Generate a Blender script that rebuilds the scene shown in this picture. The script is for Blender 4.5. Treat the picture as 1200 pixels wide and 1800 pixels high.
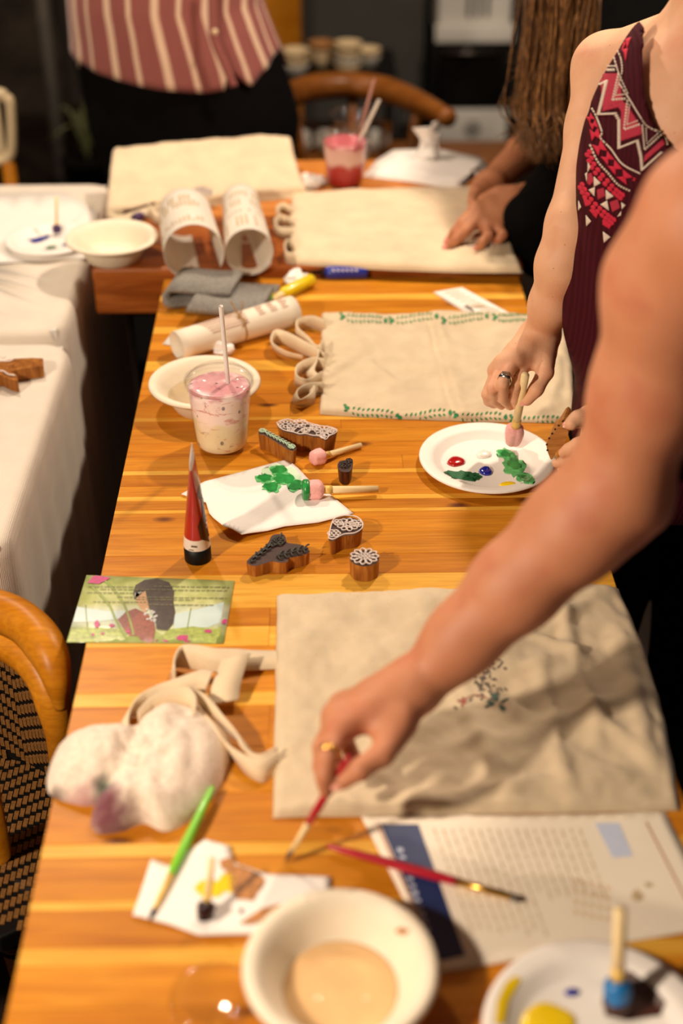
import bpy, bmesh, math, random
import numpy as np
from mathutils import Vector, Matrix, noise
from mathutils.bvhtree import BVHTree
from mathutils.geometry import tessellate_polygon

for o in list(bpy.data.objects): bpy.data.objects.remove(o)
SC = bpy.context.scene
COL = SC.collection
R = random.Random(7)

# ---------------------------------------------------------------- camera
FPX = 2400.0                       # focal length in pixels of the 1200x1800 frame
TZ = 0.76                          # table top height
PITCH = math.atan(1585 / FPX)
YAW = math.atan(59 / math.hypot(FPX, 1585))
CAM = Vector((0, 0, TZ + 1.05))
FW = Vector((math.sin(YAW) * math.cos(PITCH), math.cos(YAW) * math.cos(PITCH), -math.sin(PITCH)))
RT = Vector((math.cos(YAW), -math.sin(YAW), 0))
UP = RT.cross(FW)
cam = bpy.data.cameras.new('camera')
cam.sensor_fit = 'VERTICAL'; cam.sensor_height = 36; cam.sensor_width = 24
cam.lens = 36 * FPX / 1800
cam.clip_start = 0.05; cam.clip_end = 60
cam.dof.use_dof = True; cam.dof.focus_distance = 1.91; cam.dof.aperture_fstop = 1.9
camo = bpy.data.objects.new('camera', cam); COL.objects.link(camo)
camo.matrix_world = Matrix(((RT.x, UP.x, -FW.x, CAM.x), (RT.y, UP.y, -FW.y, CAM.y), (RT.z, UP.z, -FW.z, CAM.z), (0, 0, 0, 1)))
SC.camera = camo

# ---------------------------------------------------------------- world, lamps, exposure
W = bpy.data.worlds.new('world'); SC.world = W; W.use_nodes = True
W.node_tree.nodes['Background'].inputs[0].default_value = (1, 0.86, 0.7, 1)
W.node_tree.nodes['Background'].inputs[1].default_value = 0.05
SC.view_settings.view_transform = 'Standard'
SC.view_settings.look = 'None'
SC.view_settings.gamma = 1
SC.cycles.transparent_max_bounces = 32
SC.view_settings.use_curve_mapping = False
SC.view_settings.exposure = 0.36

def lamp(name, loc, power, radius, col=(1, 0.82, 0.635)):
    l = bpy.data.lights.new(name, 'POINT'); l.energy = power; l.shadow_soft_size = radius; l.color = col
    o = bpy.data.objects.new(name, l); COL.objects.link(o); o.location = loc
    return o
LAMPS = [
    lamp('pendant_light', (0.75, 2.75, 2.45), 100, 0.05),
    lamp('pendant_light', (-1.15, 0.26, 1.92), 118, 0.06),
    lamp('pendant_light', (-0.75, 2.95, 2.5), 62, 0.05),
]

# ---------------------------------------------------------------- helpers
def ray(x, y): return FW + RT * ((x - 600) / FPX) - UP * ((y - 900) / FPX)
def P(x, y, z=TZ):                 # photo pixel on a horizontal plane
    d = ray(x, y); return CAM + d * ((z - CAM.z) / d.z)
def D(x, y, t): return CAM + ray(x, y) * t      # photo pixel at a depth
def PY(x, y, Y):                   # photo pixel on an upright plane at distance Y
    d = ray(x, y); return CAM + d * (Y / d.y)
def crop(x0, y0, s): return lambda pts: [(x0 + a / s, y0 + b / s) for a, b in pts]

def lin(c):
    c = [v / 255 for v in c]
    return tuple(v / 12.92 if v <= 0.04045 else ((v + 0.055) / 1.055) ** 2.4 for v in c) + (1,)

class NT:
    def __init__(s, name):
        s.m = bpy.data.materials.new(name); s.m.use_nodes = True
        s.t = s.m.node_tree; s.b = s.t.nodes['Principled BSDF']
        s.tc = s.t.nodes.new('ShaderNodeTexCoord')
    def n(s, typ, **kw):
        nd = s.t.nodes.new(typ)
        for k, v in kw.items(): setattr(nd, k, v)
        return nd
    def l(s, a, b): s.t.links.new(a, b)
    def mapping(s, scale, src='Object', rot=(0, 0, 0)):
        m = s.n('ShaderNodeMapping'); m.inputs['Scale'].default_value = scale; m.inputs['Rotation'].default_value = rot
        s.l(s.tc.outputs[src], m.inputs['Vector']); return m.outputs[0]
    def noise(s, vec, scale, detail=3, rough=.5, dist=0):
        n = s.n('ShaderNodeTexNoise'); n.inputs['Scale'].default_value = scale; n.inputs['Detail'].default_value = detail
        n.inputs['Roughness'].default_value = rough; n.inputs['Distortion'].default_value = dist
        s.l(vec, n.inputs['Vector']); return n.outputs[0]
    def ramp(s, fac, stops):
        r = s.n('ShaderNodeValToRGB'); e = r.color_ramp.elements
        while len(e) < len(stops): e.new(0.5)
        for el, (p, c) in zip(e, stops): el.position = p; el.color = c
        s.l(fac, r.inputs[0]); return r.outputs[0]
    def mix(s, fac, a, b, mode='MIX'):
        m = s.n('ShaderNodeMix', data_type='RGBA', blend_type=mode)
        for i, v in ((0, fac), (6, a), (7, b)):
            if hasattr(v, 'is_linked') or hasattr(v, 'links'): s.l(v, m.inputs[i])
            else: m.inputs[i].default_value = v
        return m.outputs[2]
    def bump(s, h, dist, strength=1):
        b = s.n('ShaderNodeBump'); b.inputs['Distance'].default_value = dist; b.inputs['Strength'].default_value = strength
        s.l(h, b.inputs['Height']); s.l(b.outputs[0], s.b.inputs['Normal'])
    def color(s, c):
        if isinstance(c, tuple): s.b.inputs['Base Color'].default_value = c
        else: s.l(c, s.b.inputs['Base Color'])
    def rough(s, r): s.b.inputs['Roughness'].default_value = r

def mat(name, col, rough=.6, var=.12, vscale=30, bump=0, bscale=200, metal=0, trans=0, coat=0, sss=0, spec=.5):
    """plain procedural material: colour mottled by noise, with fine relief"""
    k = NT(name); c = lin(col) if max(col) > 1.01 else tuple(col) + (1,)
    v = k.mapping((1, 1, 1))
    if var:
        n = k.noise(v, vscale, 4)
        lo = tuple(x * (1 - var) for x in c[:3]) + (1,); hi = tuple(min(1, x * (1 + var)) for x in c[:3]) + (1,)
        k.color(k.ramp(n, [(.3, lo), (.7, hi)]))
    else: k.color(c)
    k.rough(rough); k.b.inputs['Metallic'].default_value = metal
    k.b.inputs['Transmission Weight'].default_value = trans; k.b.inputs['Coat Weight'].default_value = coat
    k.b.inputs['Subsurface Weight'].default_value = sss; k.b.inputs['Subsurface Scale'].default_value = .01
    k.b.inputs['Specular IOR Level'].default_value = spec
    if bump: k.bump(k.noise(v, bscale, 3), bump)
    return k.m

OBJ = {}
def put(name, verts, faces, m, parent=None, smooth=True, uv=None, mats=None, fm=None):
    me = bpy.data.meshes.new(name)
    me.from_pydata([tuple(v) for v in verts], [], [tuple(f) for f in faces])
    if mats:
        for x in mats: me.materials.append(x)
        if fm: me.polygons.foreach_set('material_index', fm)
    elif m: me.materials.append(m)
    if smooth: me.polygons.foreach_set('use_smooth', [True] * len(me.polygons))
    if uv is not None:
        l = me.uv_layers.new(name='UVMap')
        for lp in me.loops: l.data[lp.index].uv = uv[lp.vertex_index]
    me.update()
    o = bpy.data.objects.new(name, me); COL.objects.link(o)
    if parent: par(o, parent)
    return o
def par(o, p):
    o.parent = p
    o.matrix_parent_inverse = Matrix.Translation(-wloc(p))
def wloc(p):
    v = Vector(p.location); 
    if p.parent: v = v + wloc(p.parent) + p.matrix_parent_inverse.translation
    return v
def thing(name, loc, label, cat, group=None):
    o = bpy.data.objects.new(name, None); COL.objects.link(o); o.location = loc; o.empty_display_size = .05
    return tag(o, label, cat, group)
def tag(o, label, cat, group=None):
    o['label'] = label; o['category'] = cat
    if group: o['group'] = group
    return o
def struct(o): o['kind'] = 'structure'; return o

def join(parts):                    # list of (verts, faces) -> one
    V, F = [], []
    for v, f in parts:
        b = len(V); V += list(v); F += [tuple(i + b for i in q) for q in f]
    return V, F
def box(x0, x1, y0, y1, z0, z1, bev=0):
    if bev <= 0:
        V = [(x, y, z) for z in (z0, z1) for y in (y0, y1) for x in (x0, x1)]
        return V, [(0, 2, 3, 1), (4, 5, 7, 6), (0, 1, 5, 4), (2, 6, 7, 3), (0, 4, 6, 2), (1, 3, 7, 5)]
    bm = bmesh.new(); bmesh.ops.create_cube(bm, size=1)
    for v in bm.verts: v.co = Vector(((x0 + x1) / 2 + v.co.x * (x1 - x0), (y0 + y1) / 2 + v.co.y * (y1 - y0), (z0 + z1) / 2 + v.co.z * (z1 - z0)))
    bmesh.ops.bevel(bm, geom=bm.edges[:], offset=bev, segments=2, affect='EDGES', profile=.5)
    return frombm(bm)
def frombm(bm):
    bm.verts.index_update()
    V = [v.co.copy() for v in bm.verts]; F = [tuple(v.index for v in f.verts) for f in bm.faces]; bm.free(); return V, F
def frame(n):
    n = Vector(n).normalized(); a = Vector((0, 0, 1)) if abs(n.z) < .9 else Vector((1, 0, 0))
    u = n.cross(a).normalized(); return u, n.cross(u), n
def lathe(profile, c, n=40, axis=(0, 0, 1), jitter=None):
    """profile [(r, h)] spun round axis at c; r 0 closes"""
    u, w, ax = frame(axis); c = Vector(c); V, F = [], []
    for i, (r, h) in enumerate(profile):
        for k in range(n):
            a = 2 * math.pi * k / n; V.append(c + ax * h + (u * math.cos(a) + w * math.sin(a)) * r)
    for i in range(len(profile) - 1):
        for k in range(n):
            k2 = (k + 1) % n; F.append((i * n + k, i * n + k2, (i + 1) * n + k2, (i + 1) * n + k))
    return V, F
def smoothpath(pts, n):
    """Catmull-Rom through points (any dimension)"""
    pts = [np.array(p, float) for p in pts]; Q = [2 * pts[0] - pts[1]] + pts + [2 * pts[-1] - pts[-2]]
    out = []; m = len(pts) - 1
    for i in range(n + 1):
        s = i / n * m; k = min(int(s), m - 1); t = s - k; a, b, c, d = Q[k:k + 4]
        out.append(.5 * ((2 * b) + (c - a) * t + (2 * a - 5 * b + 4 * c - d) * t * t + (3 * b - a - 3 * c + d) * t ** 3))
    return out
def tube(pts, rad, seg=12, n=None, flat=None, caps=True):
    """swept round tube; rad number or list per control point"""
    if not hasattr(rad, '__len__'): rad = [rad] * len(pts)
    q = [tuple(p) + (r,) for p, r in zip(pts, rad)]
    if n: q = smoothpath(q, n)
    C = [Vector(p[:3]) for p in q]; rr = [p[3] for p in q]; V, F = [], []
    u = None
    for i, c in enumerate(C):
        t = (C[min(i + 1, len(C) - 1)] - C[max(i - 1, 0)]).normalized()
        if u is None: u = frame(t)[0]
        u = (u - t * u.dot(t)).normalized(); w = t.cross(u)
        for k in range(seg):
            a = 2 * math.pi * k / seg; V.append(c + (u * math.cos(a) + w * math.sin(a)) * rr[i])
    for i in range(len(C) - 1):
        for k in range(seg):
            k2 = (k + 1) % seg; F.append((i * seg + k, i * seg + k2, (i + 1) * seg + k2, (i + 1) * seg + k))
    if caps: F += [tuple(range(seg))[::-1], tuple(range((len(C) - 1) * seg, len(C) * seg))]
    return V, F
def ribbon(pts, wvecs, th, n=60, uneven=0):
    """band swept along pts; wvecs = full width vector at each control point"""
    q = smoothpath([tuple(p) + tuple(w) for p, w in zip(pts, wvecs)], n)
    C = [Vector(p[:3]) for p in q]; Wd = [Vector(p[3:6]) for p in q]; V, F = [], []
    for i, c in enumerate(C):
        t = (C[min(i + 1, n)] - C[max(i - 1, 0)]).normalized(); w = Wd[i]
        nn = t.cross(w); nn = nn.normalized() if nn.length > 1e-7 else Vector((0, 0, 1))
        h = nn * th / 2
        V += [c - w / 2 - h, c + w / 2 - h, c + w / 2 + h, c - w / 2 + h]
    for i in range(n):
        for k in range(4):
            k2 = (k + 1) % 4; F.append((i * 4 + k, i * 4 + k2, i * 4 + 4 + k2, i * 4 + 4 + k))
    F += [(3, 2, 1, 0), (n * 4, n * 4 + 1, n * 4 + 2, n * 4 + 3)]
    return V, F
def prism(outline, z0, z1, bev=0, taper=1):
    """outline: list of (x, y) world"""
    bm = bmesh.new(); cx = sum(p[0] for p in outline) / len(outline); cy = sum(p[1] for p in outline) / len(outline)
    a = [bm.verts.new((cx + (p[0] - cx) * taper, cy + (p[1] - cy) * taper, z0)) for p in outline]
    b = [bm.verts.new((p[0], p[1], z1)) for p in outline]; n = len(a)
    bm.faces.new(a[::-1]); top = bm.faces.new(b)
    for i in range(n): bm.faces.new((a[i], a[(i + 1) % n], b[(i + 1) % n], b[i]))
    bmesh.ops.recalc_face_normals(bm, faces=bm.faces[:])
    if bev: bmesh.ops.bevel(bm, geom=list(top.edges), offset=bev, segments=2, affect='EDGES', profile=.5)
    return frombm(bm)
def closed_spline(pts, n):
    m = len(pts); out = []
    for i in range(n):
        s = i / n * m; k = int(s); t = s - k
        a, b, c, d = [np.array(pts[(k + j - 1) % m], float) for j in range(4)]
        out.append(tuple(.5 * ((2 * b) + (c - a) * t + (2 * a - 5 * b + 4 * c - d) * t * t + (3 * b - a - 3 * c + d) * t ** 3)))
    return out

def bvh(objs):
    V, F = [], []
    for o in objs:
        b = len(V); V += [v.co.copy() for v in o.data.vertices]; F += [[i + b for i in p.vertices] for p in o.data.polygons]
    return BVHTree.FromPolygons(V, F)
def stroke(pts, w, n=None, taper=False):
    """pixel polyline -> list of quads (pixel polygons)"""
    pts = [np.array(p, float) for p in pts]
    if n: pts = [np.array(p) for p in smoothpath(pts, n)]
    L = []
    for i, p in enumerate(pts):
        t = pts[min(i + 1, len(pts) - 1)] - pts[max(i - 1, 0)]; t = t / (np.linalg.norm(t) + 1e-9)
        s = math.sin(math.pi * (i + .5) / len(pts)) if taper else 1
        L.append((p + np.array((-t[1], t[0])) * w / 2 * s, p - np.array((-t[1], t[0])) * w / 2 * s))
    return [[tuple(L[i][0]), tuple(L[i + 1][0]), tuple(L[i + 1][1]), tuple(L[i][1])] for i in range(len(L) - 1)]
def leafpx(x, y, ang, l, w):
    c, s = math.cos(ang), math.sin(ang); q = [(0, 0), (.35, .5), (.7, .42), (1, 0), (.7, -.42), (.35, -.5)]
    return [(x + (a * l * c - b * w * s), y + (a * l * s + b * w * c)) for a, b in q]
def ell(x, y, rx, ry, n=14, wob=0, rot=0):
    o = []
    for k in range(n):
        a = 2 * math.pi * k / n; r = 1 + wob * (R.random() - .5) * 2
        X, Y = rx * r * math.cos(a), ry * r * math.sin(a)
        o.append((x + X * math.cos(rot) - Y * math.sin(rot), y + X * math.sin(rot) + Y * math.cos(rot)))
    return o
def decal(name, polys, targets, m, parent, off=.0006, sub=9, thick=0):
    """flat print or thin paint: pixel polygons projected onto the surface they lie on"""
    tree = targets if isinstance(targets, BVHTree) else bvh(targets); bm = bmesh.new()
    for p in polys:
        vs = [bm.verts.new((a, b, 0)) for a, b in p]
        try: bm.faces.new(vs)
        except ValueError: pass
    bmesh.ops.triangulate(bm, faces=bm.faces[:])
    for it in range(5):
        es = [e for e in bm.edges if e.calc_length() > sub]
        if not es: break
        bmesh.ops.subdivide_edges(bm, edges=es, cuts=1, use_grid_fill=False)
        bmesh.ops.triangulate(bm, faces=bm.faces[:])
    bad = []
    for v in bm.verts:
        h, nrm, i, dd = tree.ray_cast(CAM, ray(v.co.x, v.co.y).normalized())
        if h is None: bad.append(v); continue
        if nrm.dot(h - CAM) > 0: nrm = -nrm
        v.co = h + nrm * off
    bmesh.ops.delete(bm, geom=bad, context='VERTS')
    if thick:
        pass
    V, F = frombm(bm)
    if not F: return None
    o = put(name, V, F, m, parent)
    if len(polys) > 1: o['kind'] = 'stuff'
    return o
def decals(name, polys, *a, **k):
    for p in polys: decal(name, [p], *a, **k)
def dome(outline, h, z0, flat=.5, rings=7, nz=0, seed=0, pw=.5):
    """low mound over a world outline [(x,y)]"""
    cx = sum(p[0] for p in outline) / len(outline); cy = sum(p[1] for p in outline) / len(outline); n = len(outline); V, F = [], []
    for i in range(rings + 1):
        s = 1 - i / (rings + .6)
        for x, y in outline:
            X, Y = cx + (x - cx) * s, cy + (y - cy) * s
            zz = h * (1 - s ** 2.2) ** pw
            if nz: zz *= 1 + nz * noise.noise(Vector((X * 35 + seed, Y * 35, seed)))
            V.append((X, Y, z0 + zz))
    for i in range(rings):
        for k in range(n):
            k2 = (k + 1) % n; F.append((i * n + k, i * n + k2, (i + 1) * n + k2, (i + 1) * n + k))
    F.append(tuple(range(rings * n, rings * n + n))); F.append(tuple(range(n))[::-1])
    return V, F

# -------- smooth-union distance field -> one continuous skin (surface nets)
def cap(a, b, ra, rb, k=.012): return ('c', np.array(a, float), np.array(b, float), ra, rb, k)
def ellip(c, r, k=.03, rotz=0): return ('e', np.array(c, float), np.array(r, float), rotz, 0, k)
def field(prims, lo, shape, vox, Fd=None, grow=0):
    if Fd is None: Fd = np.full(shape, .2, np.float32)
    for p in prims:
        k = p[5]
        if p[0] == 'c': mn = np.minimum(p[1] - p[3], p[2] - p[4]); mx = np.maximum(p[1] + p[3], p[2] + p[4])
        else: mr = max(p[2][0], p[2][1]); rr = np.array((mr, mr, p[2][2])); mn = p[1] - rr; mx = p[1] + rr
        pad = k + grow + 4 * vox
        i0 = np.maximum(np.floor((mn - pad - lo) / vox).astype(int), 0); i1 = np.minimum(np.ceil((mx + pad - lo) / vox).astype(int) + 1, shape)
        if np.any(i1 <= i0): continue
        ax = [lo[j] + vox * np.arange(i0[j], i1[j], dtype=np.float32) for j in range(3)]
        X, Y, Z = np.meshgrid(*ax, indexing='ij', sparse=True)
        if p[0] == 'c':
            a, b = p[1], p[2]; ba = b - a; den = max(ba @ ba, 1e-9)
            h = np.clip(((X - a[0]) * ba[0] + (Y - a[1]) * ba[1] + (Z - a[2]) * ba[2]) / den, 0, 1)
            d = np.sqrt((X - a[0] - h * ba[0]) ** 2 + (Y - a[1] - h * ba[1]) ** 2 + (Z - a[2] - h * ba[2]) ** 2) - (p[3] + (p[4] - p[3]) * h)
        else:
            c, s = math.cos(p[3]), math.sin(p[3]); x, y, z = X - p[1][0], Y - p[1][1], Z - p[1][2]
            x, y = x * c + y * s, -x * s + y * c; r = p[2]
            k0 = np.sqrt((x / r[0]) ** 2 + (y / r[1]) ** 2 + (z / r[2]) ** 2); k1 = np.sqrt((x / r[0] ** 2) ** 2 + (y / r[1] ** 2) ** 2 + (z / r[2] ** 2) ** 2)
            d = k0 * (k0 - 1) / (k1 + 1e-6)
        d = d - grow
        sl = tuple(slice(i0[j], i1[j]) for j in range(3)); o = Fd[sl]
        hh = np.clip(.5 + .5 * (o - d) / k, 0, 1); Fd[sl] = o + (d - o) * hh - k * hh * (1 - hh)
    return Fd
def nets(Fd, lo, vox):
    S = Fd < 0; nx, ny, nz = Fd.shape
    acc = np.zeros((nx - 1, ny - 1, nz - 1, 3), np.float32); cnt = np.zeros((nx - 1, ny - 1, nz - 1), np.float32)
    cor = lambda i, j, k: Fd[i:nx - 1 + i, j:ny - 1 + j, k:nz - 1 + k]
    for axn in range(3):
        for u in (0, 1):
            for w in (0, 1):
                o = [0, 0, 0]; o[(axn + 1) % 3] = u; o[(axn + 2) % 3] = w; e = o[:]; e[axn] = 1
                A, B = cor(*o), cor(*e); mk = (A < 0) != (B < 0)
                t = np.where(mk, A / np.where(mk, A - B, 1), 0)
                for j in range(3):
                    acc[..., j] += np.where(mk, (t if j == axn else o[j]), 0)
                cnt += mk
    act = cnt > 0; idx = np.full(act.shape, -1, np.int64); idx[act] = np.arange(act.sum())
    ii = np.argwhere(act); V = (ii + acc[act] / cnt[act][:, None]) * vox + lo
    faces = []
    for axn in range(3):
        b, c = (axn + 1) % 3, (axn + 2) % 3
        sl0 = [slice(None)] * 3; sl1 = [slice(None)] * 3; sl0[axn] = slice(0, -1); sl1[axn] = slice(1, None)
        A, B = S[tuple(sl0)], S[tuple(sl1)]; e = np.argwhere(A != B)
        ok = (e[:, b] > 0) & (e[:, c] > 0) & (e[:, b] < Fd.shape[b] - 1) & (e[:, c] < Fd.shape[c] - 1); e = e[ok]
        q = []
        for db, dc in ((-1, -1), (0, -1), (0, 0), (-1, 0)):
            g = e.copy(); g[:, b] += db; g[:, c] += dc; q.append(idx[g[:, 0], g[:, 1], g[:, 2]])
        q = np.stack(q, 1); fl = A[e[:, 0], e[:, 1], e[:, 2]]; q[~fl] = q[~fl][:, ::-1]; q = q[(q >= 0).all(1)]
        faces.append(q)
    return V, np.concatenate(faces)
def sdf_obj(name, prims, vox, m, parent=None, cuts=(), grow=0, ck=.004, keep=None, smooth=6):
    mn = np.min([np.minimum(p[1] - p[3], p[2] - p[4]) if p[0] == 'c' else p[1] - max(p[2]) for p in prims], 0) - .02 - grow
    mx = np.max([np.maximum(p[1] + p[3], p[2] + p[4]) if p[0] == 'c' else p[1] + max(p[2]) for p in prims], 0) + .02 + grow
    if keep: mn = np.maximum(mn, keep[0]); mx = np.minimum(mx, keep[1])
    shape = np.ceil((mx - mn) / vox).astype(int) + 1
    Fd = field(prims, mn, shape, vox, grow=grow)
    if cuts:
        Cd = field(cuts, mn, shape, vox); Fd = np.maximum(Fd, -Cd)
    V, Fc = nets(Fd, mn, vox)
    # light Laplacian smoothing
    if smooth:
        E = np.concatenate([Fc[:, [0, 1]], Fc[:, [1, 2]], Fc[:, [2, 3]], Fc[:, [3, 0]]])
        deg = np.bincount(E.ravel(), minlength=len(V)).astype(np.float32)[:, None]; deg[deg == 0] = 1
        for it in range(smooth):
            A = np.zeros_like(V)
            for j in range(3): A[:, j] = np.bincount(E[:, 0], V[E[:, 1], j], len(V)) + np.bincount(E[:, 1], V[E[:, 0], j], len(V))
            V = V + (.5 if it % 2 == 0 else -.52) * (A / deg - V)
    me = bpy.data.meshes.new(name)
    me.vertices.add(len(V)); me.vertices.foreach_set('co', V.astype(np.float32).ravel())
    me.loops.add(len(Fc) * 4); me.loops.foreach_set('vertex_index', Fc.astype(np.int32).ravel())
    me.polygons.add(len(Fc)); me.polygons.foreach_set('loop_start', np.arange(0, len(Fc) * 4, 4, dtype=np.int32))
    me.polygons.foreach_set('use_smooth', np.ones(len(Fc), bool)); me.update(calc_edges=True); me.validate()
    me.materials.append(m)
    o = bpy.data.objects.new(name, me); COL.objects.link(o)
    if parent: par(o, parent)
    return o
# ================================================================ materials
def wood_mat(name, dark, midc, light, axis=0, rough=.38, gscale=1.0, knots=True, coat=.15):
    k = NT(name)
    sc = [14 * gscale] * 3; sc[axis] = 1.6 * gscale
    oi = k.n('ShaderNodeObjectInfo')
    add = k.n('ShaderNodeVectorMath', operation='MULTIPLY_ADD')
    k.l(oi.outputs['Random'], add.inputs[0]); add.inputs[1].default_value = (7, 7, 7)
    k.l(k.tc.outputs['Object'], add.inputs[2])
    mp = k.n('ShaderNodeMapping'); mp.inputs['Scale'].default_value = sc; k.l(add.outputs[0], mp.inputs['Vector'])
    g = k.noise(mp.outputs[0], 3.2, 6, .6, .7)
    c = k.ramp(g, [(.25, lin(dark)), (.5, lin(midc)), (.75, lin(light))])
    fine = [60] * 3; fine[axis] = 3
    mp2 = k.n('ShaderNodeMapping'); mp2.inputs['Scale'].default_value = fine; k.l(add.outputs[0], mp2.inputs['Vector'])
    f = k.noise(mp2.outputs[0], 4, 3)
    c = k.mix(.22, c, k.ramp(f, [(.35, (.25, .13, .05, 1)), (.6, (1, 1, 1, 1))]), 'MULTIPLY')
    hv = k.n('ShaderNodeHueSaturation'); k.l(c, hv.inputs['Color'])
    mr = k.n('ShaderNodeMapRange'); mr.inputs['To Min'].default_value = .93; mr.inputs['To Max'].default_value = 1.06
    k.l(oi.outputs['Random'], mr.inputs['Value']); k.l(mr.outputs[0], hv.inputs['Value'])
    c = hv.outputs[0]
    if knots:
        ks = [9] * 3; ks[axis] = 4.2
        mp3 = k.n('ShaderNodeMapping'); mp3.inputs['Scale'].default_value = ks; k.l(add.outputs[0], mp3.inputs['Vector'])
        vo = k.n('ShaderNodeTexVoronoi'); vo.inputs['Scale'].default_value = 1.5; k.l(mp3.outputs[0], vo.inputs['Vector'])
        c = k.mix(k.ramp(vo.outputs['Distance'], [(.05, (1, 1, 1, 1)), (.13, (0, 0, 0, 1))]), c, lin((96, 46, 14)))
    k.color(c); k.rough(rough); k.b.inputs['Specular IOR Level'].default_value = .18; k.b.inputs['Coat Weight'].default_value = coat * .25; k.b.inputs['Coat Roughness'].default_value = .3
    k.bump(f, .0004, .5)
    return k.m
M = {}
M['ced_l'] = wood_mat('cedar_light', (218, 150, 44), (232, 172, 62), (243, 192, 86), knots=False)
M['ced_m'] = wood_mat('cedar_mid', (188, 114, 22), (206, 132, 30), (220, 150, 42))
M['ced_d'] = wood_mat('cedar_dark', (172, 98, 16), (194, 120, 24), (210, 138, 34))
M['slab'] = wood_mat('slab_wood', (112, 54, 18), (150, 78, 28), (196, 116, 50), rough=.3, coat=.35)
M['slab_l'] = wood_mat('slab_wood_light', (176, 100, 40), (206, 128, 56), (226, 156, 82), rough=.3, coat=.3)
M['chair_y'] = wood_mat('honey_wood', (170, 100, 12), (192, 120, 22), (210, 140, 36), rough=.4, knots=False, gscale=.6)
M['chair_b'] = wood_mat('brown_wood', (104, 58, 20), (126, 74, 28), (150, 92, 38), rough=.35, knots=False, gscale=.6)
M['stamp'] = wood_mat('stamp_wood', (104, 58, 20), (158, 96, 38), (202, 138, 64), axis=2, rough=.4, gscale=2.5, knots=False)
M['stamp_d'] = wood_mat('stamp_dark_wood', (52, 24, 14), (74, 36, 22), (98, 52, 30), axis=2, rough=.4, gscale=2.5, knots=False)
M['stick'] = wood_mat('stick_wood', (222, 190, 132), (236, 208, 152), (244, 222, 174), axis=0, rough=.6, knots=False, coat=0)
M['stick'] = mat('pale_stick_wood', (238, 212, 158), .6, .06, 60)
M['frame_wall'] = mat('dark_wall', (62, 54, 48), .8, .25, 6)
M['floor'] = wood_mat('floor_boards', (30, 22, 17), (40, 30, 23), (52, 40, 31), axis=1, rough=.5, knots=False, coat=0)
M['white_plastic'] = mat('white_plastic', (226, 222, 214), .35, .03)
M['black'] = mat('black_metal', (10, 9, 9), .5, .2, spec=.25)
M['dark_grey'] = mat('dark_grey_board', (72, 70, 66), .75, .12, 9)

def cloth_mat(name, col, scale=900, var=.08, bump=.0004, rough=.9, sheen=.2, specks=0):
    k = NT(name); v = k.mapping((1, 1, 1)); c = lin(col)
    n = k.noise(v, 22, 4); lo = tuple(x * (1 - var) for x in c[:3]) + (1,); hi = tuple(min(1, x * (1 + var)) for x in c[:3]) + (1,)
    cc = k.ramp(n, [(.3, lo), (.7, hi)])
    w1 = k.n('ShaderNodeTexWave', bands_direction='X'); w1.inputs['Scale'].default_value = scale / 6; k.l(v, w1.inputs['Vector'])
    w2 = k.n('ShaderNodeTexWave', bands_direction='Y'); w2.inputs['Scale'].default_value = scale / 6; k.l(v, w2.inputs['Vector'])
    for w in (w1, w2): w.inputs['Distortion'].default_value = 2; w.inputs['Detail'].default_value = 1
    mx = k.mix(.5, w1.outputs[0], w2.outputs[0])
    if specks:
        sp = k.noise(v, 420, 2); cc = k.mix(k.ramp(sp, [(.66, (0, 0, 0, 1)), (.74, (specks,) * 3 + (1,))]), cc, lin((150, 110, 70)))
    k.color(cc); k.rough(rough); k.b.inputs['Sheen Weight'].default_value = sheen; k.bump(mx, bump, .6)
    return k.m
M['canvas'] = cloth_mat('tote_canvas', (224, 202, 168), specks=.35)
M['canvas2'] = cloth_mat('natural_canvas', (210, 190, 158), specks=.4)
M['tablecloth'] = cloth_mat('white_tablecloth', (224, 212, 196), var=.04)
M['grey_towel'] = mat('grey_microfibre', (148, 143, 137), .95, .3, 260, .003, 420, spec=.1)
def thin(m, f=.4):
    t = m.node_tree; b = t.nodes['Principled BSDF']; tl = t.nodes.new('ShaderNodeBsdfTranslucent'); mx = t.nodes.new('ShaderNodeMixShader'); mx.inputs[0].default_value = f
    src = b.inputs['Base Color'].links[0].from_socket; t.links.new(src, tl.inputs[0]); t.links.new(b.outputs[0], mx.inputs[1]); t.links.new(tl.outputs[0], mx.inputs[2]); t.links.new(mx.outputs[0], t.nodes['Material Output'].inputs[0]); return m
M['paper'] = mat('white_paper', (240, 234, 226), .75, .03, 14)
M['paper_cream'] = mat('printed_paper', (240, 228, 208), .7, .03, 14)
M['paper_roll'] = thin(mat('rolled_paper', (248, 240, 228), .7, .03, 14), .3)
M['tissue'] = mat('tissue_paper', (246, 240, 234), .85, .03, 30, .0004, 300)
M['pulp'] = mat('pulp_tableware', (238, 224, 200), .6, .03, 40, .0002, 300)
M['pulp_w'] = mat('white_plate', (244, 238, 230), .5, .02, 40, .0002, 300)
M['ink'] = mat('printed_ink', (92, 82, 74), .7, .2)
M['ink_tan'] = mat('tan_ink', (196, 172, 134), .7, .1)
M['ink_red'] = mat('red_brown_ink', (176, 112, 84), .7, .1)
M['navy'] = mat('navy_print', (26, 44, 92), .5, .1)
M['pale_blue'] = mat('pale_blue_print', (196, 206, 228), .6, .05)
M['green'] = mat('green_paint', (24, 146, 62), .35, .35, 90, coat=.3)
M['green_l'] = mat('thin_green_paint', (92, 190, 110), .5, .3, 120)
M['green_d'] = mat('dark_green_paint', (18, 96, 52), .45, .35, 160)
M['green_print'] = mat('green_block_print', (36, 128, 74), .8, .35, 300)
M['red'] = mat('red_paint', (172, 14, 18), .18, .1, coat=.8)
M['blue'] = mat('blue_paint', (18, 32, 150), .18, .1, coat=.8)
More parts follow.
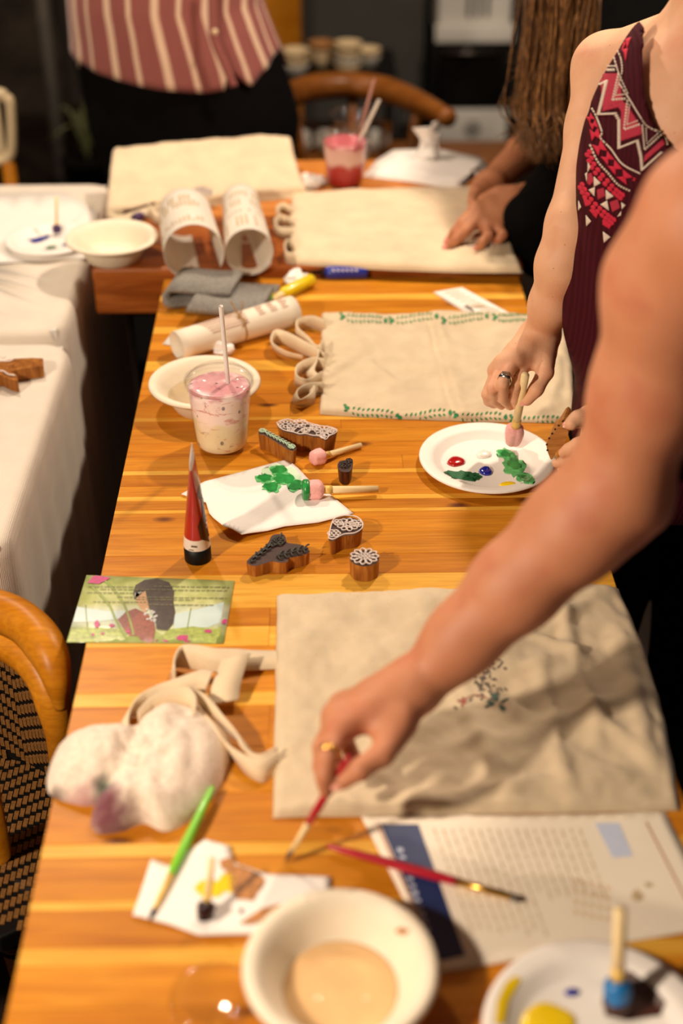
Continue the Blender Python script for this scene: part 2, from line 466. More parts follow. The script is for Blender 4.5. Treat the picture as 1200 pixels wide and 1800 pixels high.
M['blue_m'] = mat('bright_blue_paint', (32, 120, 190), .4, .2, 90)
M['yellow'] = mat('yellow_paint', (240, 204, 10), .25, .1, coat=.6)
M['white_paint'] = mat('white_paint', (246, 240, 232), .25, .02, coat=.5)
M['brown_p'] = mat('brown_paint', (70, 34, 24), .35, .35, 120, coat=.3)
M['ochre'] = mat('ochre_paint', (178, 118, 58), .5, .35, 140)
M['purple'] = mat('purple_paint', (70, 36, 84), .5, .3, 100)
M['blackred'] = mat('wine_black_paint', (40, 14, 20), .35, .3, 100)
M['foam'] = mat('pink_foam', (250, 182, 178), .9, .1, 220, .0008, 700, sss=.15)
M['lacquer_red'] = mat('red_lacquer', (176, 22, 44), .25, .08, coat=.6)
M['neon'] = mat('lime_lacquer', (124, 208, 44), .3, .05, coat=.5)
M['gold'] = mat('brass', (232, 186, 96), .28, .05, metal=1)
M['silver'] = mat('silver', (216, 212, 206), .2, .05, metal=1)
M['gunmetal'] = mat('grey_ferrule', (110, 98, 90), .35, .05, metal=.8)
M['twine'] = mat('jute_twine', (176, 136, 82), .9, .2, 300)

def clear_mat(name, col=(1, 1, 1), rough=.03, alpha=None):
    k = NT(name); k.color(tuple(col) + (1,)); k.rough(rough); k.b.inputs['IOR'].default_value = 1.35
    k.b.inputs['Transmission Weight'].default_value = 0
    fr = k.n('ShaderNodeFresnel'); fr.inputs['IOR'].default_value = 1.3
    tr = k.n('ShaderNodeBsdfTransparent'); tr.inputs[0].default_value = tuple(.985 * c for c in col) + (1,)
    gl = k.n('ShaderNodeBsdfGlossy'); gl.inputs['Roughness'].default_value = .06
    no = k.noise(k.mapping((1, 1, 1)), 60, 2); mt = k.n('ShaderNodeMath', operation='MULTIPLY_ADD'); k.l(no, mt.inputs[0]); mt.inputs[1].default_value = .03; mt.inputs[2].default_value = -.02
    ad = k.n('ShaderNodeMath', operation='ADD'); k.l(fr.outputs[0], ad.inputs[0]); k.l(mt.outputs[0], ad.inputs[1])
    mx = k.n('ShaderNodeMixShader'); mi = k.n('ShaderNodeMath', operation='MINIMUM'); k.l(ad.outputs[0], mi.inputs[0]); mi.inputs[1].default_value = .16; k.l(mi.outputs[0], mx.inputs[0]); k.l(tr.outputs[0], mx.inputs[1]); k.l(gl.outputs[0], mx.inputs[2])
    k.l(mx.outputs[0], k.t.nodes['Material Output'].inputs[0]); return k.m
M['clear'] = clear_mat('clear_plastic')
M['clear_blue'] = clear_mat('blue_clear_plastic', (.45, .55, .95))
def straw_mat(name, col):
    k = NT(name); k.color(k.ramp(k.noise(k.mapping((1, 1, 1)), 80), [(.3, lin(col)), (.7, lin(tuple(min(255, c + 8) for c in col)))]))
    k.rough(.25); k.b.inputs['Alpha'].default_value = .88; return k.m
M['straw'] = straw_mat('straw_plastic', (247, 242, 238))
M['straw_p'] = straw_mat('pink_straw_plastic', (206, 160, 150))

# ================================================================ room
def slab(name, x0, x1, y0, y1, z0, z1, m): return struct(put(name, *box(x0, x1, y0, y1, z0, z1), m, smooth=False))
flo = struct(put('floor', *box(-4, 4, -3, 6.2, -.12, -.012), M['floor'], smooth=False))
for i in range(40):
    x = -4 + i * .2
    put('floorboard', *box(x + .001, x + .199, -3, 6.2, -.012, 0), M['floor'], flo, False)
slab('wall_back', -4, 4, 6.0, 6.2, 0, 3.1, M['frame_wall'])
slab('wall_left', -4.2, -4, -3, 6.2, 0, 3.1, M['frame_wall'])
slab('wall_right', 4, 4.2, -3, 6.2, 0, 3.1, M['frame_wall'])
slab('wall_front', -4, 4, -3.2, -3, 0, 3.1, M['frame_wall'])
slab('ceiling', -4.2, 4.2, -3.2, 6.2, 3.1, 3.3, M['frame_wall'])
# rough stone facing in the dark corner
k = NT('rough_dark_stone'); v = k.mapping((1, 1, 1)); n1 = k.noise(v, 5, 6, .7)
k.color(k.ramp(n1, [(.3, lin((22, 17, 12))), (.55, lin((52, 40, 28))), (.75, lin((78, 66, 52)))])); k.rough(.9); k.bump(n1, .04); M['stone'] = k.m
so = struct(put('trim_1', [], [], None)); 
bm = bmesh.new(); bmesh.ops.create_grid(bm, x_segments=50, y_segments=40, size=.5)
for vv in bm.verts:
    X, Z = -3.4 + (vv.co.x + .5) * 2.35, (vv.co.y + .5) * 1.6
    vv.co = Vector((X, 5.93 - .05 * noise.noise(Vector((X * 5, Z * 6, 3))) - .05, Z))
Vv, Ff = frombm(bm); so.data.from_pydata([tuple(q) for q in Vv], [], Ff); so.data.materials.append(M['stone'])

# ================================================================ cedar table
X0, X1, TY0, TY1 = -.284, .383, .30, 2.39
tb = thing('cedar_table', ((X0 + X1) / 2, (TY0 + TY1) / 2, 0), 'long pale cedar plank table strewn with painting supplies', 'table')
YB = [(2200, 1), (2000, 2), (1900, 1), (1840, 2), (1765, 1), (1690, 0), (1657, 2), (1592, 0), (1577, 1), (1500, 0), (1477, 2), (1390, 1), (1310, 2), (1237, 0), (1213, 1), (1133, 0), (1098, 2), (1066, 0),
      (1008, 2), (973, 1), (935, 1), (899, 0), (893, 2), (877, 0), (869, 1), (851, 2), (831, 0), (824, 1), (800, 2), (776, 1), (752, 2), (737, 0), (731, 1), (708, 2), (690, 1), (668, 2), (650, 0), (632, 2), (612, 1), (596, 2), (583, 0), (572, 2), (556, 1), (542, 2), (527, 0), (517, 2), (505, 1)]
ys = [TY0] + [P(600, y).y for y, _ in YB] + [TY1]; tones = [1] + [t for _, t in YB]
PTH = .034
keys = ['ced_l', 'ced_m', 'ced_d']
for i in range(len(ys) - 1):
    a, b = ys[i] + .0002, ys[i + 1] - .0002
    if b <= a: continue
    cuts = [X0, X1]
    if R.random() < .22 and b - a > .018: cuts = [X0, X0 + R.uniform(.15, .52), X1]
    if i == 17 or i == 16: cuts = [X0, -.062, X1]
    for j in range(len(cuts) - 1):
        dz = R.uniform(-.0003, .0)
        t = tones[i] if j == 0 else tones[i]
        put('plank', *box(cuts[j] + (.0002 if j else 0), cuts[j + 1], a, b, TZ - PTH, TZ + dz, bev=.0006), M[keys[t]], tb, False)
for s in (X0 + .05, X1 - .05):
    put('apron', *box(s - .012, s + .012, TY0 + .06, TY1 - .06, TZ - PTH - .075, TZ - PTH + .001), M['slab'], tb, False)
for x in (X0 + .06, X1 - .06):
    for y in (TY0 + .08, TY1 - .1):
        put('leg', *box(x - .032, x + .032, y - .032, y + .032, 0, TZ - PTH + .001, .004), M['slab'], tb, False)

# ================================================================ far slab table
SX0, SX1, SY0, SY1, SZ, SB = -.42, .392, 2.395, 3.0, .78, .686
fb = thing('slab_table', ((SX0 + SX1) / 2, (SY0 + SY1) / 2, 0), 'thick dark orange wooden slab table set across behind the cedar table', 'table')
edges = [SY0, 2.52, 2.66, 2.8, SY1]
for i in range(4):
    put('board', *box(SX0 + R.uniform(0, .004), SX1, edges[i] + .0006, edges[i + 1] - .0006, SB, SZ - (0 if i else .0), .006), M['slab'] if i < 2 else M['slab_l'], fb, False)
for x in (SX0 + .1, SX1 - .1):
    for y in (SY0 + .1, SY1 - .1):
        put('leg', *box(x - .04, x + .04, y - .04, y + .04, 0, SB + .001, .004), M['black'], fb, False)

# ================================================================ white-clothed tables
def cloth(name, x0, x1, y0, y1, z, r, drop, seed, label, m, flare=.035, nf=26):
    rnd = random.Random(seed); n = 240; out = []
    per = []
    cs = [(x1 - r, y1 - r, 0), (x0 + r, y1 - r, 90), (x0 + r, y0 + r, 180), (x1 - r, y0 + r, 270)]
    for cx, cy, a0 in cs:
        for j in range(13):
            a = math.radians(a0 + 90 * j / 12); per.append((cx + r * math.cos(a), cy + r * math.sin(a), math.cos(a), math.sin(a)))
    # resample evenly
    pts = per + [per[0]]; ln = [0]
    for i in range(len(per)): ln.append(ln[-1] + math.hypot(pts[i + 1][0] - pts[i][0], pts[i + 1][1] - pts[i][1]))
    for i in range(n):
        s = ln[-1] * i / n; j = max(q for q in range(len(per)) if ln[q] <= s + 1e-9); t = (s - ln[j]) / max(ln[j + 1] - ln[j], 1e-9)
        out.append([pts[j][q] + (pts[j + 1][q] - pts[j][q]) * t for q in range(4)])
    V, F = [], []; rows = [(.0, -.5), (.0, -.035), (.0, -.012), (-.003, -.003), (-.012, .003)] + [(-.03 - (drop - .03) * q / 14, None) for q in range(15)]
    for ri, (dz, off) in enumerate(rows):
        for i, (x, y, nx, ny) in enumerate(out):
            if off is None:
                d = -dz / drop; ph = i / n * nf * 2 * math.pi
                o = .006 + flare * d * (.55 + .45 * math.sin(ph + 2.5 * noise.noise(Vector((i * .05, seed, 0))))) * (.6 + .8 * abs(noise.noise(Vector((i * .03, seed, 5)))))
            else: o = off
            zz = z + dz
            V.append((x + nx * o if off != -.5 else x + ((x0 + x1) / 2 - x) * .5, y + ny * o if off != -.5 else y + ((y0 + y1) / 2 - y) * .5, zz))
    for i in range(len(rows) - 1):
        for k2 in range(n):
            q = (k2 + 1) % n; F.append((i * n + k2, i * n + q, (i + 1) * n + q, (i + 1) * n + k2))
    F.append(tuple(range(n)))
    t = thing('draped_table', ((x0 + x1) / 2, (y0 + y1) / 2, 0), label, 'table')
    o = put(name, V, F, m, t)
    put('table_top', *box(x0 + .01, x1 - .01, y0 + .01, y1 - .01, z - .03, z - .004), M['white_plastic'], t, False)
    for x in (x0 + .06, x1 - .06):
        for y in (y0 + .06, y1 - .06): put('leg', *tube([(x, y, 0), (x, y, z - .03)], .014), M['black'], t)
    return o
CZ = .745
cloth_b = cloth('tablecloth', -1.25, -.452, 2.205, 2.955, CZ, .05, .72, 2, 'table under a white cloth carrying the blue-smeared plate and a sheet of paper', M['tablecloth'])
cloth_a = cloth('tablecloth', -1.25, -.43, 1.53, 2.16, CZ, .045, .72, 5, 'table under a white cloth carrying a fishtail-shaped wooden stamp', M['tablecloth'])

# ================================================================ chairs
# honey-coloured armchair with woven seat tucked beside the cedar table
ac = thing('wooden_armchair', (-.58, 1.42, 0), 'honey-yellow bent wood chair with black and tan woven seat', 'chair')
rail = [P(-330, 1100, .73), P(-200, 1070, .73), P(-90, 1058, .73), P(-5, 1074, .73), P(48, 1100, .728), P(84, 1145, .722), P(100, 1195, .70), P(108, 1245, .66)]
put('back_rail', *tube(rail, [.024, .026, .028, .028, .027, .025, .018, .008], 16, 60), M['chair_y'], ac)
bead = [P(-200, 1106, .705), P(-90, 1092, .705), P(-5, 1103, .705), P(52, 1128, .702), P(92, 1170, .698), P(108, 1210, .69)]
put('bead', *tube(bead, .0055, 8, 50), M['chair_y'], ac)
band = [P(-330, 1150, .66), P(-200, 1130, .66), P(-90, 1115, .66), P(-5, 1124, .66), P(46, 1150, .655), P(78, 1190, .64), P(94, 1240, .61), P(106, 1290, .56), P(110, 1340, .48)]
put('lower_rail', *tube(band, [.026, .026, .026, .026, .026, .025, .023, .02, .018], 14, 60), M['chair_y'], ac)
SEZ = .44
M['cane'] = mat('tan_cane', (122, 84, 44), .55, .3, 300, spec=.2)
wband = smoothpath([tuple(p) for p in band], 60)
sq = [(-.335, 1.17), (-.345, 1.38), (-.40, 1.455), (-.82, 1.455), (-.82, 1.13), (-.40, 1.13)]
put('seat_frame', *prism(sq, SEZ - .03, SEZ - .004, .004), M['black'], ac, False)
Vw, Fw = [], []
def weave(org, ux, uy, un, nx, ny, inside):
    for i in range(nx):
        for j in range(ny):
            sg = 1 if (i // 12) % 2 == 0 else -1
            a = i * .0076; b = j * .0235 + ((sg * i) % 12 * .0047) % .0235
            c = org + ux * a + uy * b
            if not inside(c): continue
            o = len(Vw)
            for q in (0, .0018):
                for p, r in ((0, 0), (.0062, 0), (.0062, .0145), (0, .0145)): Vw.append(c + ux * p + uy * r + un * q)
            Fw.extend([(o + 4, o + 5, o + 6, o + 7), (o, o + 1, o + 5, o + 4), (o + 1, o + 2, o + 6, o + 5), (o + 2, o + 3, o + 7, o + 6), (o + 3, o, o + 4, o + 7)])
weave(Vector((-.815, 1.005, SEZ - .004)), Vector((1, 0, 0)), Vector((0, 1, 0)), Vector((0, 0, 1)), 63, 20, lambda c: c.x < -.345 - max(0, (1.17 - c.y)) * .8 and 1.14 < c.y < 1.44)
ws = put('woven_seat', Vw, Fw, M['cane'], ac, False); ws['kind'] = 'stuff'
# woven back hanging from the lower rail
Vw, Fw = [], []
bpts = [Vector(p[:3]) for p in wband[6:44]]
Vb, Fb = [], []
for p in bpts: Vb += [p - Vector((0, 0, .01)), Vector((p.x, p.y - .0, SEZ - .03))]
for i in range(len(bpts) - 1): Fb.append((2 * i, 2 * i + 1, 2 * i + 3, 2 * i + 2))
bk = put('back_panel', Vb, Fb, M['black'], ac)
ln = 0
acc = [0.0]
for a, b in zip(bpts, bpts[1:]): acc.append(acc[-1] + (b - a).xy.length)
nn = int(acc[-1] / .0076)
for i in range(nn):
    s_ = i * .0076; q = max(w for w in range(len(acc) - 1) if acc[w] <= s_); c = bpts[q].lerp(bpts[q + 1], (s_ - acc[q]) / max(1e-6, acc[q + 1] - acc[q]))
    d = (bpts[q + 1] - bpts[q]); d.z = 0; d.normalize(); un = Vector((d.y, -d.x, 0))
    for j in range(10):
        sg = 1 if (i // 12) % 2 == 0 else -1
        zt = SEZ + j * .0235 + ((sg * i) % 12 * .0047) % .0235
        if zt + .0145 > c.z - .012: continue
        o = len(Vw); c0 = Vector((c.x, c.y, zt))
        for qq in (0, .0022):
            for p, r in ((0, 0), (.0062, 0), (.0062, .0145), (0, .0145)): Vw.append(c0 + d * p + Vector((0, 0, r)) + un * qq)
        Fw.extend([(o + 4, o + 5, o + 6, o + 7), (o, o + 1, o + 5, o + 4), (o + 1, o + 2, o + 6, o + 5), (o + 2, o + 3, o + 7, o + 6), (o + 3, o, o + 4, o + 7)])
wb = put('woven_back', Vw, Fw, M['cane'], ac, False); wb['kind'] = 'stuff'
for a, b in ((Vector((-.35, 1.34, .44)), (-.345, 1.38, 0)), (Vector((-.8, 1.39, .6)), (-.82, 1.40, 0)), (Vector((-.8, 1.15, .44)), (-.82, 1.13, 0))):
    put('leg', *tube([a, b], [.018, .015], 12), M['chair_y'], ac)
a, b = P(-34, 1370, .64), P(26, 1660, .13)
put('leg', *tube([a, b, (b.x + .006, b.y, 0)], [.02, .021, .018], 14), M['chair_y'], ac)
for q in range(4):
    c = a.lerp(b, .88 + q * .035)
    put('binding', *lathe([(.0205, -.005), (.025, -.004), (.025, .004), (.0205, .005)], c, 20, (b - a)), M['cane'] if q % 2 == 0 else M['black'], ac)

# brown chair with curved armrail behind the slab table
bc = thing('dining_chair', (.12, 3.6, 0), 'brown wooden chair with curved arm rail behind the slab table', 'chair')
rp = [PY(492, 178, 3.62), PY(515, 164, 3.7), PY(560, 152, 3.76), PY(620, 150, 3.78), PY(680, 158, 3.74), PY(735, 180, 3.62), PY(788, 208, 3.46)]
put('arm_rail', *tube(rp, [.03, .033, .036, .036, .034, .03, .024], 16, 60), M['chair_b'], bc)
for q in (rp[1], rp[3], rp[5]):
    put('back_post', *tube([q - Vector((0, 0, .01)), Vector((q.x * .8 + .02, q.y - .02, .43))], .014, 12), M['chair_b'], bc)
put('seat', *prism([(.01, 3.28), (.40, 3.28), (.38, 3.7), (.02, 3.72)], .41, .445, .008), M['chair_b'], bc, False)
for x, y in ((.03, 3.3), (.38, 3.3), (.36, 3.68), (.04, 3.7)):
    put('leg', *tube([(x, y, 0), (x, y, .42)], [.015, .019], 12), M['chair_b'], bc)

# cream chair at the far end of the clothed table
M['cream_pl'] = mat('cream_plastic', (226, 204, 164), .4, .04)
cc = thing('plastic_chair', (-.98, 3.35, 0), 'cream rounded chair back on honey wooden legs beyond the white tables', 'chair')
fr = [PY(x, y, 3.3) for x, y in ((8, 172), (18, 182), (21, 255), (14, 276), (-10, 283), (-140, 283), (-160, 270), (-160, 180), (-150, 166), (-10, 163), (8, 172))]
put('back_frame', *tube(fr, .013, 12, 80), M['cream_pl'], cc)
zlo = PY(0, 283, 3.3).z; xl, xr = fr[6].x, fr[2].x
for i in range(5):
    x = xl + (xr - xl) * (i + .6) / 5.2; put('back_slat', *box(x - .012, x + .012, 3.294, 3.302, zlo, PY(0, 165, 3.3).z), M['cream_pl'], cc, False)
put('seat', *box(xl, xr, 3.28, 3.66, zlo - .24, zlo - .215, .01), M['cream_pl'], cc)
put('seat_support', *box(xl + .06, xr - .06, 3.29, 3.31, zlo - .23, zlo + .01), M['cream_pl'], cc, False)
for x in (xl + .02, xr - .015):
    for y in (3.3, 3.62): put('leg', *tube([(x, y, 0), (x, y, zlo - (.22 if y > 3.5 else .0))], .017, 12), M['chair_y'], cc)

# ================================================================ background furniture
BY = 5.4
def bgbox(name, x0, y0, x1, y1, dep, m, label, cat, Y=BY, bev=.01):
    a = PY(x0, y1, Y); b = PY(x1, y0, Y)
    t = thing(name, ((a.x + b.x) / 2, Y + dep / 2, a.z), label, cat)
    put('body', *box(a.x, b.x, Y, Y + dep, max(0, a.z), b.z, bev), m, t); return t, a, b
t, a, b = bgbox('storage_box', 768, 192, 893, 262, .3, M['white_plastic'], 'white storage box with a round grey emblem on the floor', 'box')
cx, cz = (a.x + b.x) / 2, (a.z + b.z) / 2
put('emblem', *lathe([(.0, 0), (.03, 0), (.034, .002), (.03, .004), (.02, .004), (.0, .003)], (cx, BY + .001, cz), 24, (0, -1, 0)), mat('grey_mark', (150, 146, 140), .5), t)
zt = b.z
t, a, b = bgbox('countertop_oven', 758, 72, 905, 192, .3, M['black'], 'black oven with dark glass front between white boxes', 'oven')
put('door', *box(a.x + .02, b.x - .05, BY - .012, BY, zt + .03, b.z - .03, .004), mat('dark_glass', (16, 14, 13), .08, .1), t)
put('handle', *tube([(a.x + .04, BY - .03, b.z - .035), (b.x - .07, BY - .03, b.z - .035)], .006, 8), M['gunmetal'], t)
zt2 = b.z
t, a, b = bgbox('drinks_fridge', 768, -260, 918, 72, .32, M['white_plastic'], 'white appliance with vertical dark slots above the black oven', 'appliance')
put('base_lip', *box(a.x - .01, b.x + .01, BY - .03, BY, zt2, zt2 + .07, .006), M['white_plastic'], t)
for i in range(3):
    x = a.x + .11 + i * .035; put('slot', *box(x, x + .014, BY - .006, BY + .001, zt2 + .09, b.z - .04), M['dark_grey'], t, False)
# chalkboard and timber post
a, b = PY(520, 300, 5.7), PY(762, -400, 5.7)
bo = thing('chalkboard', ((a.x + b.x) / 2, 5.7, 0), 'tall dark grey board leaning at the back wall', 'board')
put('panel', *box(a.x, b.x, 5.7, 5.73, 0, b.z, .004), M['dark_grey'], bo, False); put('rim', *box(a.x - .02, b.x + .02, 5.73, 5.75, 0, b.z + .02), M['black'], bo, False)
a, b = PY(430, 150, 5.5), PY(524, -300, 5.5)
po = tag(put('timber_post', *box(a.x, b.x, 5.5, 5.62, 0, 3.1, .01), M['chair_y'], None, False), 'upright honey-coloured timber post behind the person in stripes', 'post')
# rack with bowls above and cups below
rk = thing('shelf_rack', (.05, 4.6, 0), 'low dark rack of stacked bowls and cups behind the brown chair', 'rack')
ua = PY(470, 138, 4.55); ub = PY(700, 138, 4.55); la = PY(500, 268, 4.55)
for z in (ua.z, la.z): put('shelf', *box(ua.x, ub.x, 4.4, 4.9, z - .02, z, .003), M['chair_b'] if z < .4 else M['black'], rk, False)
for x in (ua.x + .015, ub.x - .015):
    for y in (4.42, 4.88): put('leg', *tube([(x, y, 0), (x, y, ua.z)], .012, 8), M['black'], rk)
def bg_bowl(px, z, Y, r, h, m, label, nm='bowl', cat='bowl', group=None):
    c = PY(px, 130, Y); c.z = z
    o = put(nm, *lathe([(0, .004), (r * .55, .004), (r * .95, h), (r, h), (r * .97, h - .004), (r * .6, 0), (0, 0)], c, 24), m); tag(o, label, cat, group); return o
creams = [mat('cream_glaze', (214, 190, 150), .4, .08), mat('white_glaze', (206, 200, 190), .35, .05), mat('tan_glaze', (160, 112, 66), .4, .1)]
for i, (px, nn) in enumerate(((520, 3), (565, 3), (612, 4), (645, 2))):
    for j in range(nn):
        top = j == nn - 1
        bg_bowl(px, ua.z + j * .022, 4.55 + .09 * (i % 2), .046, .05, creams[(2 if top and i == 1 else (0 if (i + j) % 3 else 1))],
                ('tan' if top and i == 1 else ('white' if (i + j) % 3 == 0 else 'cream')) + ' bowl, ' + ('topmost' if top else ('lowest', 'second', 'third')[j]) + ' in the stack ' + ['beside the striped shirt', 'with a tan bowl on the rack', 'of four on the rack', 'of two at the rack end'][i], group='stacked bowls on the rack')
for i, px in enumerate((530, 572, 614, 656)):
    c = PY(px, 250, 4.55); c.z = la.z
    o = thing('cup', c, 'white cup in a row on the lower shelf of the rack', 'cup', 'white cups on the lower shelf')
    put('body', *lathe([(0, .003), (.024, .003), (.03, .09), (.033, .09), (.027, 0), (0, 0)], c, 20), creams[1], o)
    put('handle', *tube([c + Vector((.028, -.008, .07)), c + Vector((.048, -.012, .06)), c + Vector((.046, -.012, .035)), c + Vector((.026, -.008, .025))], .004, 8, 16), creams[1], o)
# wooden bench
a, b = PY(690, 284, 4.1), PY(905, 284, 4.1)
be = thing('wooden_bench', ((a.x + b.x) / 2, 4.25, 0), 'brown wooden bench in front of the white box', 'bench')
for i in range(2): put('seat_board', *box(a.x, b.x, 4.1 + i * .1, 4.195 + i * .1, a.z - .03, a.z, .003), M['chair_b'], be, False)
for x in (a.x + .04, b.x - .04):
    for y in (4.14, 4.26): put('leg', *box(x - .02, x + .02, y - .02, y + .02, 0, a.z - .028), M['chair_b'], be, False)
# grey pipe and dark bag in the left corner
a = PY(84, 95, 5.0)
pi = thing('standing_pole', (a.x, 5.0, 0), 'grey upright pole in the dark corner', 'pole')
put('pole', *tube([(a.x, 5, .02), (a.x, 5, 2.4)], .028, 14), mat('grey_paint', (112, 104, 96), .5), pi); put('base', *lathe([(0, 0), (.06, 0), (.06, .015), (.03, .03), (0, .03)], (a.x, 5, 0), 24), M['black'], pi)
a = PY(136, 235, 4.9)
bp = thing('trash_bin', (a.x, 4.9, 0), 'black bin with greenery behind the person in stripes', 'bin')
put('body', *lathe([(0, 0), (.11, 0), (.13, .42), (.135, .42), (.135, .44), (.12, .44), (.11, .05), (0, .05)], (a.x + .12, 5.1, 0), 24), M['black'], bp)
pl = thing('potted_plant', (a.x + .05, 4.7, 0), 'small drooping plant in a dark pot behind the striped shirt', 'plant')
put('pot', *lathe([(0, 0), (.07, 0), (.09, .2), (.095, .2), (.08, .2), (.0, .18)], (a.x + .06, 4.7, 0), 20), M['black'], pl)
gl = mat('olive_leaf', (96, 100, 62), .6, .3)
for i in range(14):
    an = R.uniform(0, 6.28); L = R.uniform(.12, .26); c = Vector((a.x + .06, 4.7, .19)); d = Vector((math.cos(an), math.sin(an), 0))
    put('leaf', *ribbon([c, c + d * .05 + Vector((0, 0, L)), c + d * .14 + Vector((0, 0, L * .8))], [Vector((-d.y, d.x, 0)) * w for w in (.006, .022, .002)], .001, 8), gl, pl)
# ================================================================ flat goods
def sheet(name, poly, zf, m, parent=None, th=.0006, sub=14, z0=TZ):
    """thin sheet over a pixel outline lying at z0 + zf(x, y)"""
    bm = bmesh.new(); bm.faces.new([bm.verts.new((a, b, 0)) for a, b in poly]); bmesh.ops.triangulate(bm, faces=bm.faces[:])
    for it in range(6):
        es = [e for e in bm.edges if e.calc_length() > sub]
        if not es: break
        bmesh.ops.subdivide_edges(bm, edges=es, cuts=1); bmesh.ops.triangulate(bm, faces=bm.faces[:])
    for v in bm.verts:
        p = P(v.co.x, v.co.y, z0); v.co = Vector((p.x, p.y, z0 + zf(p.x, p.y)))
    bmesh.ops.recalc_face_normals(bm, faces=bm.faces[:])
    if bm.faces[0].normal.z < 0: bmesh.ops.reverse_faces(bm, faces=bm.faces[:])
    r = bmesh.ops.extrude_face_region(bm, geom=bm.faces[:])
    for v in [g for g in r['geom'] if isinstance(g, bmesh.types.BMVert)]: v.co.z += th
    bmesh.ops.recalc_face_normals(bm, faces=bm.faces[:])
    V, F = frombm(bm); return put(name, V, F, m, parent)
def nz(x, y, s, seed=0): return noise.noise(Vector((x * s, y * s, seed)))

def tote(label, quad, z0, th, m, creases=(), seed=0, amp=.003, N=(96, 72), lift=None, bow=(0, 0, 0, 0), rag=.0015):
    """canvas bag lying flat; quad = TL, TR, BR, BL photo pixels; creases = (p, q, height, width)"""
    q = [P(a, b, z0 + (c if c else 0)) for a, b, c in quad]
    cen = sum(q, Vector()) / 4; t = thing('tote_bag', (cen.x, cen.y, z0), label, 'bag')
    cr = [(P(*a, z0).xy, P(*b, z0).xy, h, w) for a, b, h, w in creases]
    nu, nv = N; V, F = [], []
    def pos(u, v):
        p = (q[0] * (1 - u) + q[1] * u) * (1 - v) + (q[3] * (1 - u) + q[2] * u) * v
        x, y = p.x, p.y
        y += bow[0] * 4 * u * (1 - u) * (1 - v) - bow[2] * 4 * u * (1 - u) * v; x += bow[1] * 4 * v * (1 - v) * u - bow[3] * 4 * v * (1 - v) * (1 - u)
        x += rag * nz(x, y, 30, seed + 9); y += rag * nz(x, y, 26, seed + 3)
        return x, y, p.z - z0
    def height(x, y, u, v, lz):
        e = min(u, 1 - u, v, 1 - v); ed = min(1, e / .025); ed = math.sqrt(1 - (1 - ed) ** 2)
        h = th * (.25 + .75 * ed)
        w = amp * (1.2 * nz(x, y, 11, seed) + .55 * nz(x, y, 30, seed + 1) + .25 * nz(x, y, 75, seed + 2))
        w += .8 * amp * (.5 - abs(nz(x * .9 + y * .5, y * .6 - x * .2, 15, seed + 6))) ** 2 * 2
        for a, b, hh, ww in cr:
            ab = b - a; pv = Vector((x, y)) - a; s = max(0, min(1, pv.dot(ab) / ab.length_squared)); d = (pv - ab * s).length
            d += .004 * nz(x, y, 40, seed + 4); w += 1.35 * hh * math.exp(-(d / ww) ** 2) * math.sin(math.pi * min(1, max(0, .08 + .84 * s)))
        # hem stitched a little in from the border
        if .03 < e < .045: w -= .0006
        return max(.0008, h + w * min(1, e / .02 + .25)) + lz
    for j in range(nv + 1):
        for i in range(nu + 1):
            u, v = i / nu, j / nv; x, y, lz = pos(u, v); V.append((x, y, z0 + height(x, y, u, v, lz)))
    for j in range(nv):
        for i in range(nu):
            a = j * (nu + 1) + i; F.append((a + nu + 1, a + nu + 2, a + 1, a))
    ring = [i for i in range(nu + 1)] + [j * (nu + 1) + nu for j in range(1, nv + 1)] + [nv * (nu + 1) + i for i in range(nu - 1, -1, -1)] + [j * (nu + 1) for j in range(nv - 1, 0, -1)]
    b0 = len(V)
    for i in ring: V.append((V[i][0], V[i][1], z0 + .0003))
    L = len(ring)
    for k in range(L): F.append((ring[k], ring[(k + 1) % L], b0 + (k + 1) % L, b0 + k))
    F.append(tuple(range(b0, b0 + L))[::-1])
    o = put('bag_body', V, F, m, t); return t, o
def strap(t, pts, w, m, th=.0022, n=50, z0=TZ):
    """pts: (px, py, centre height, (wx, wy, wz))"""
    put('strap', *ribbon([P(a, b, z0 + c) for a, b, c, d in pts], [Vector(d).normalized() * w for a, b, c, d in pts], th, n), m, t)

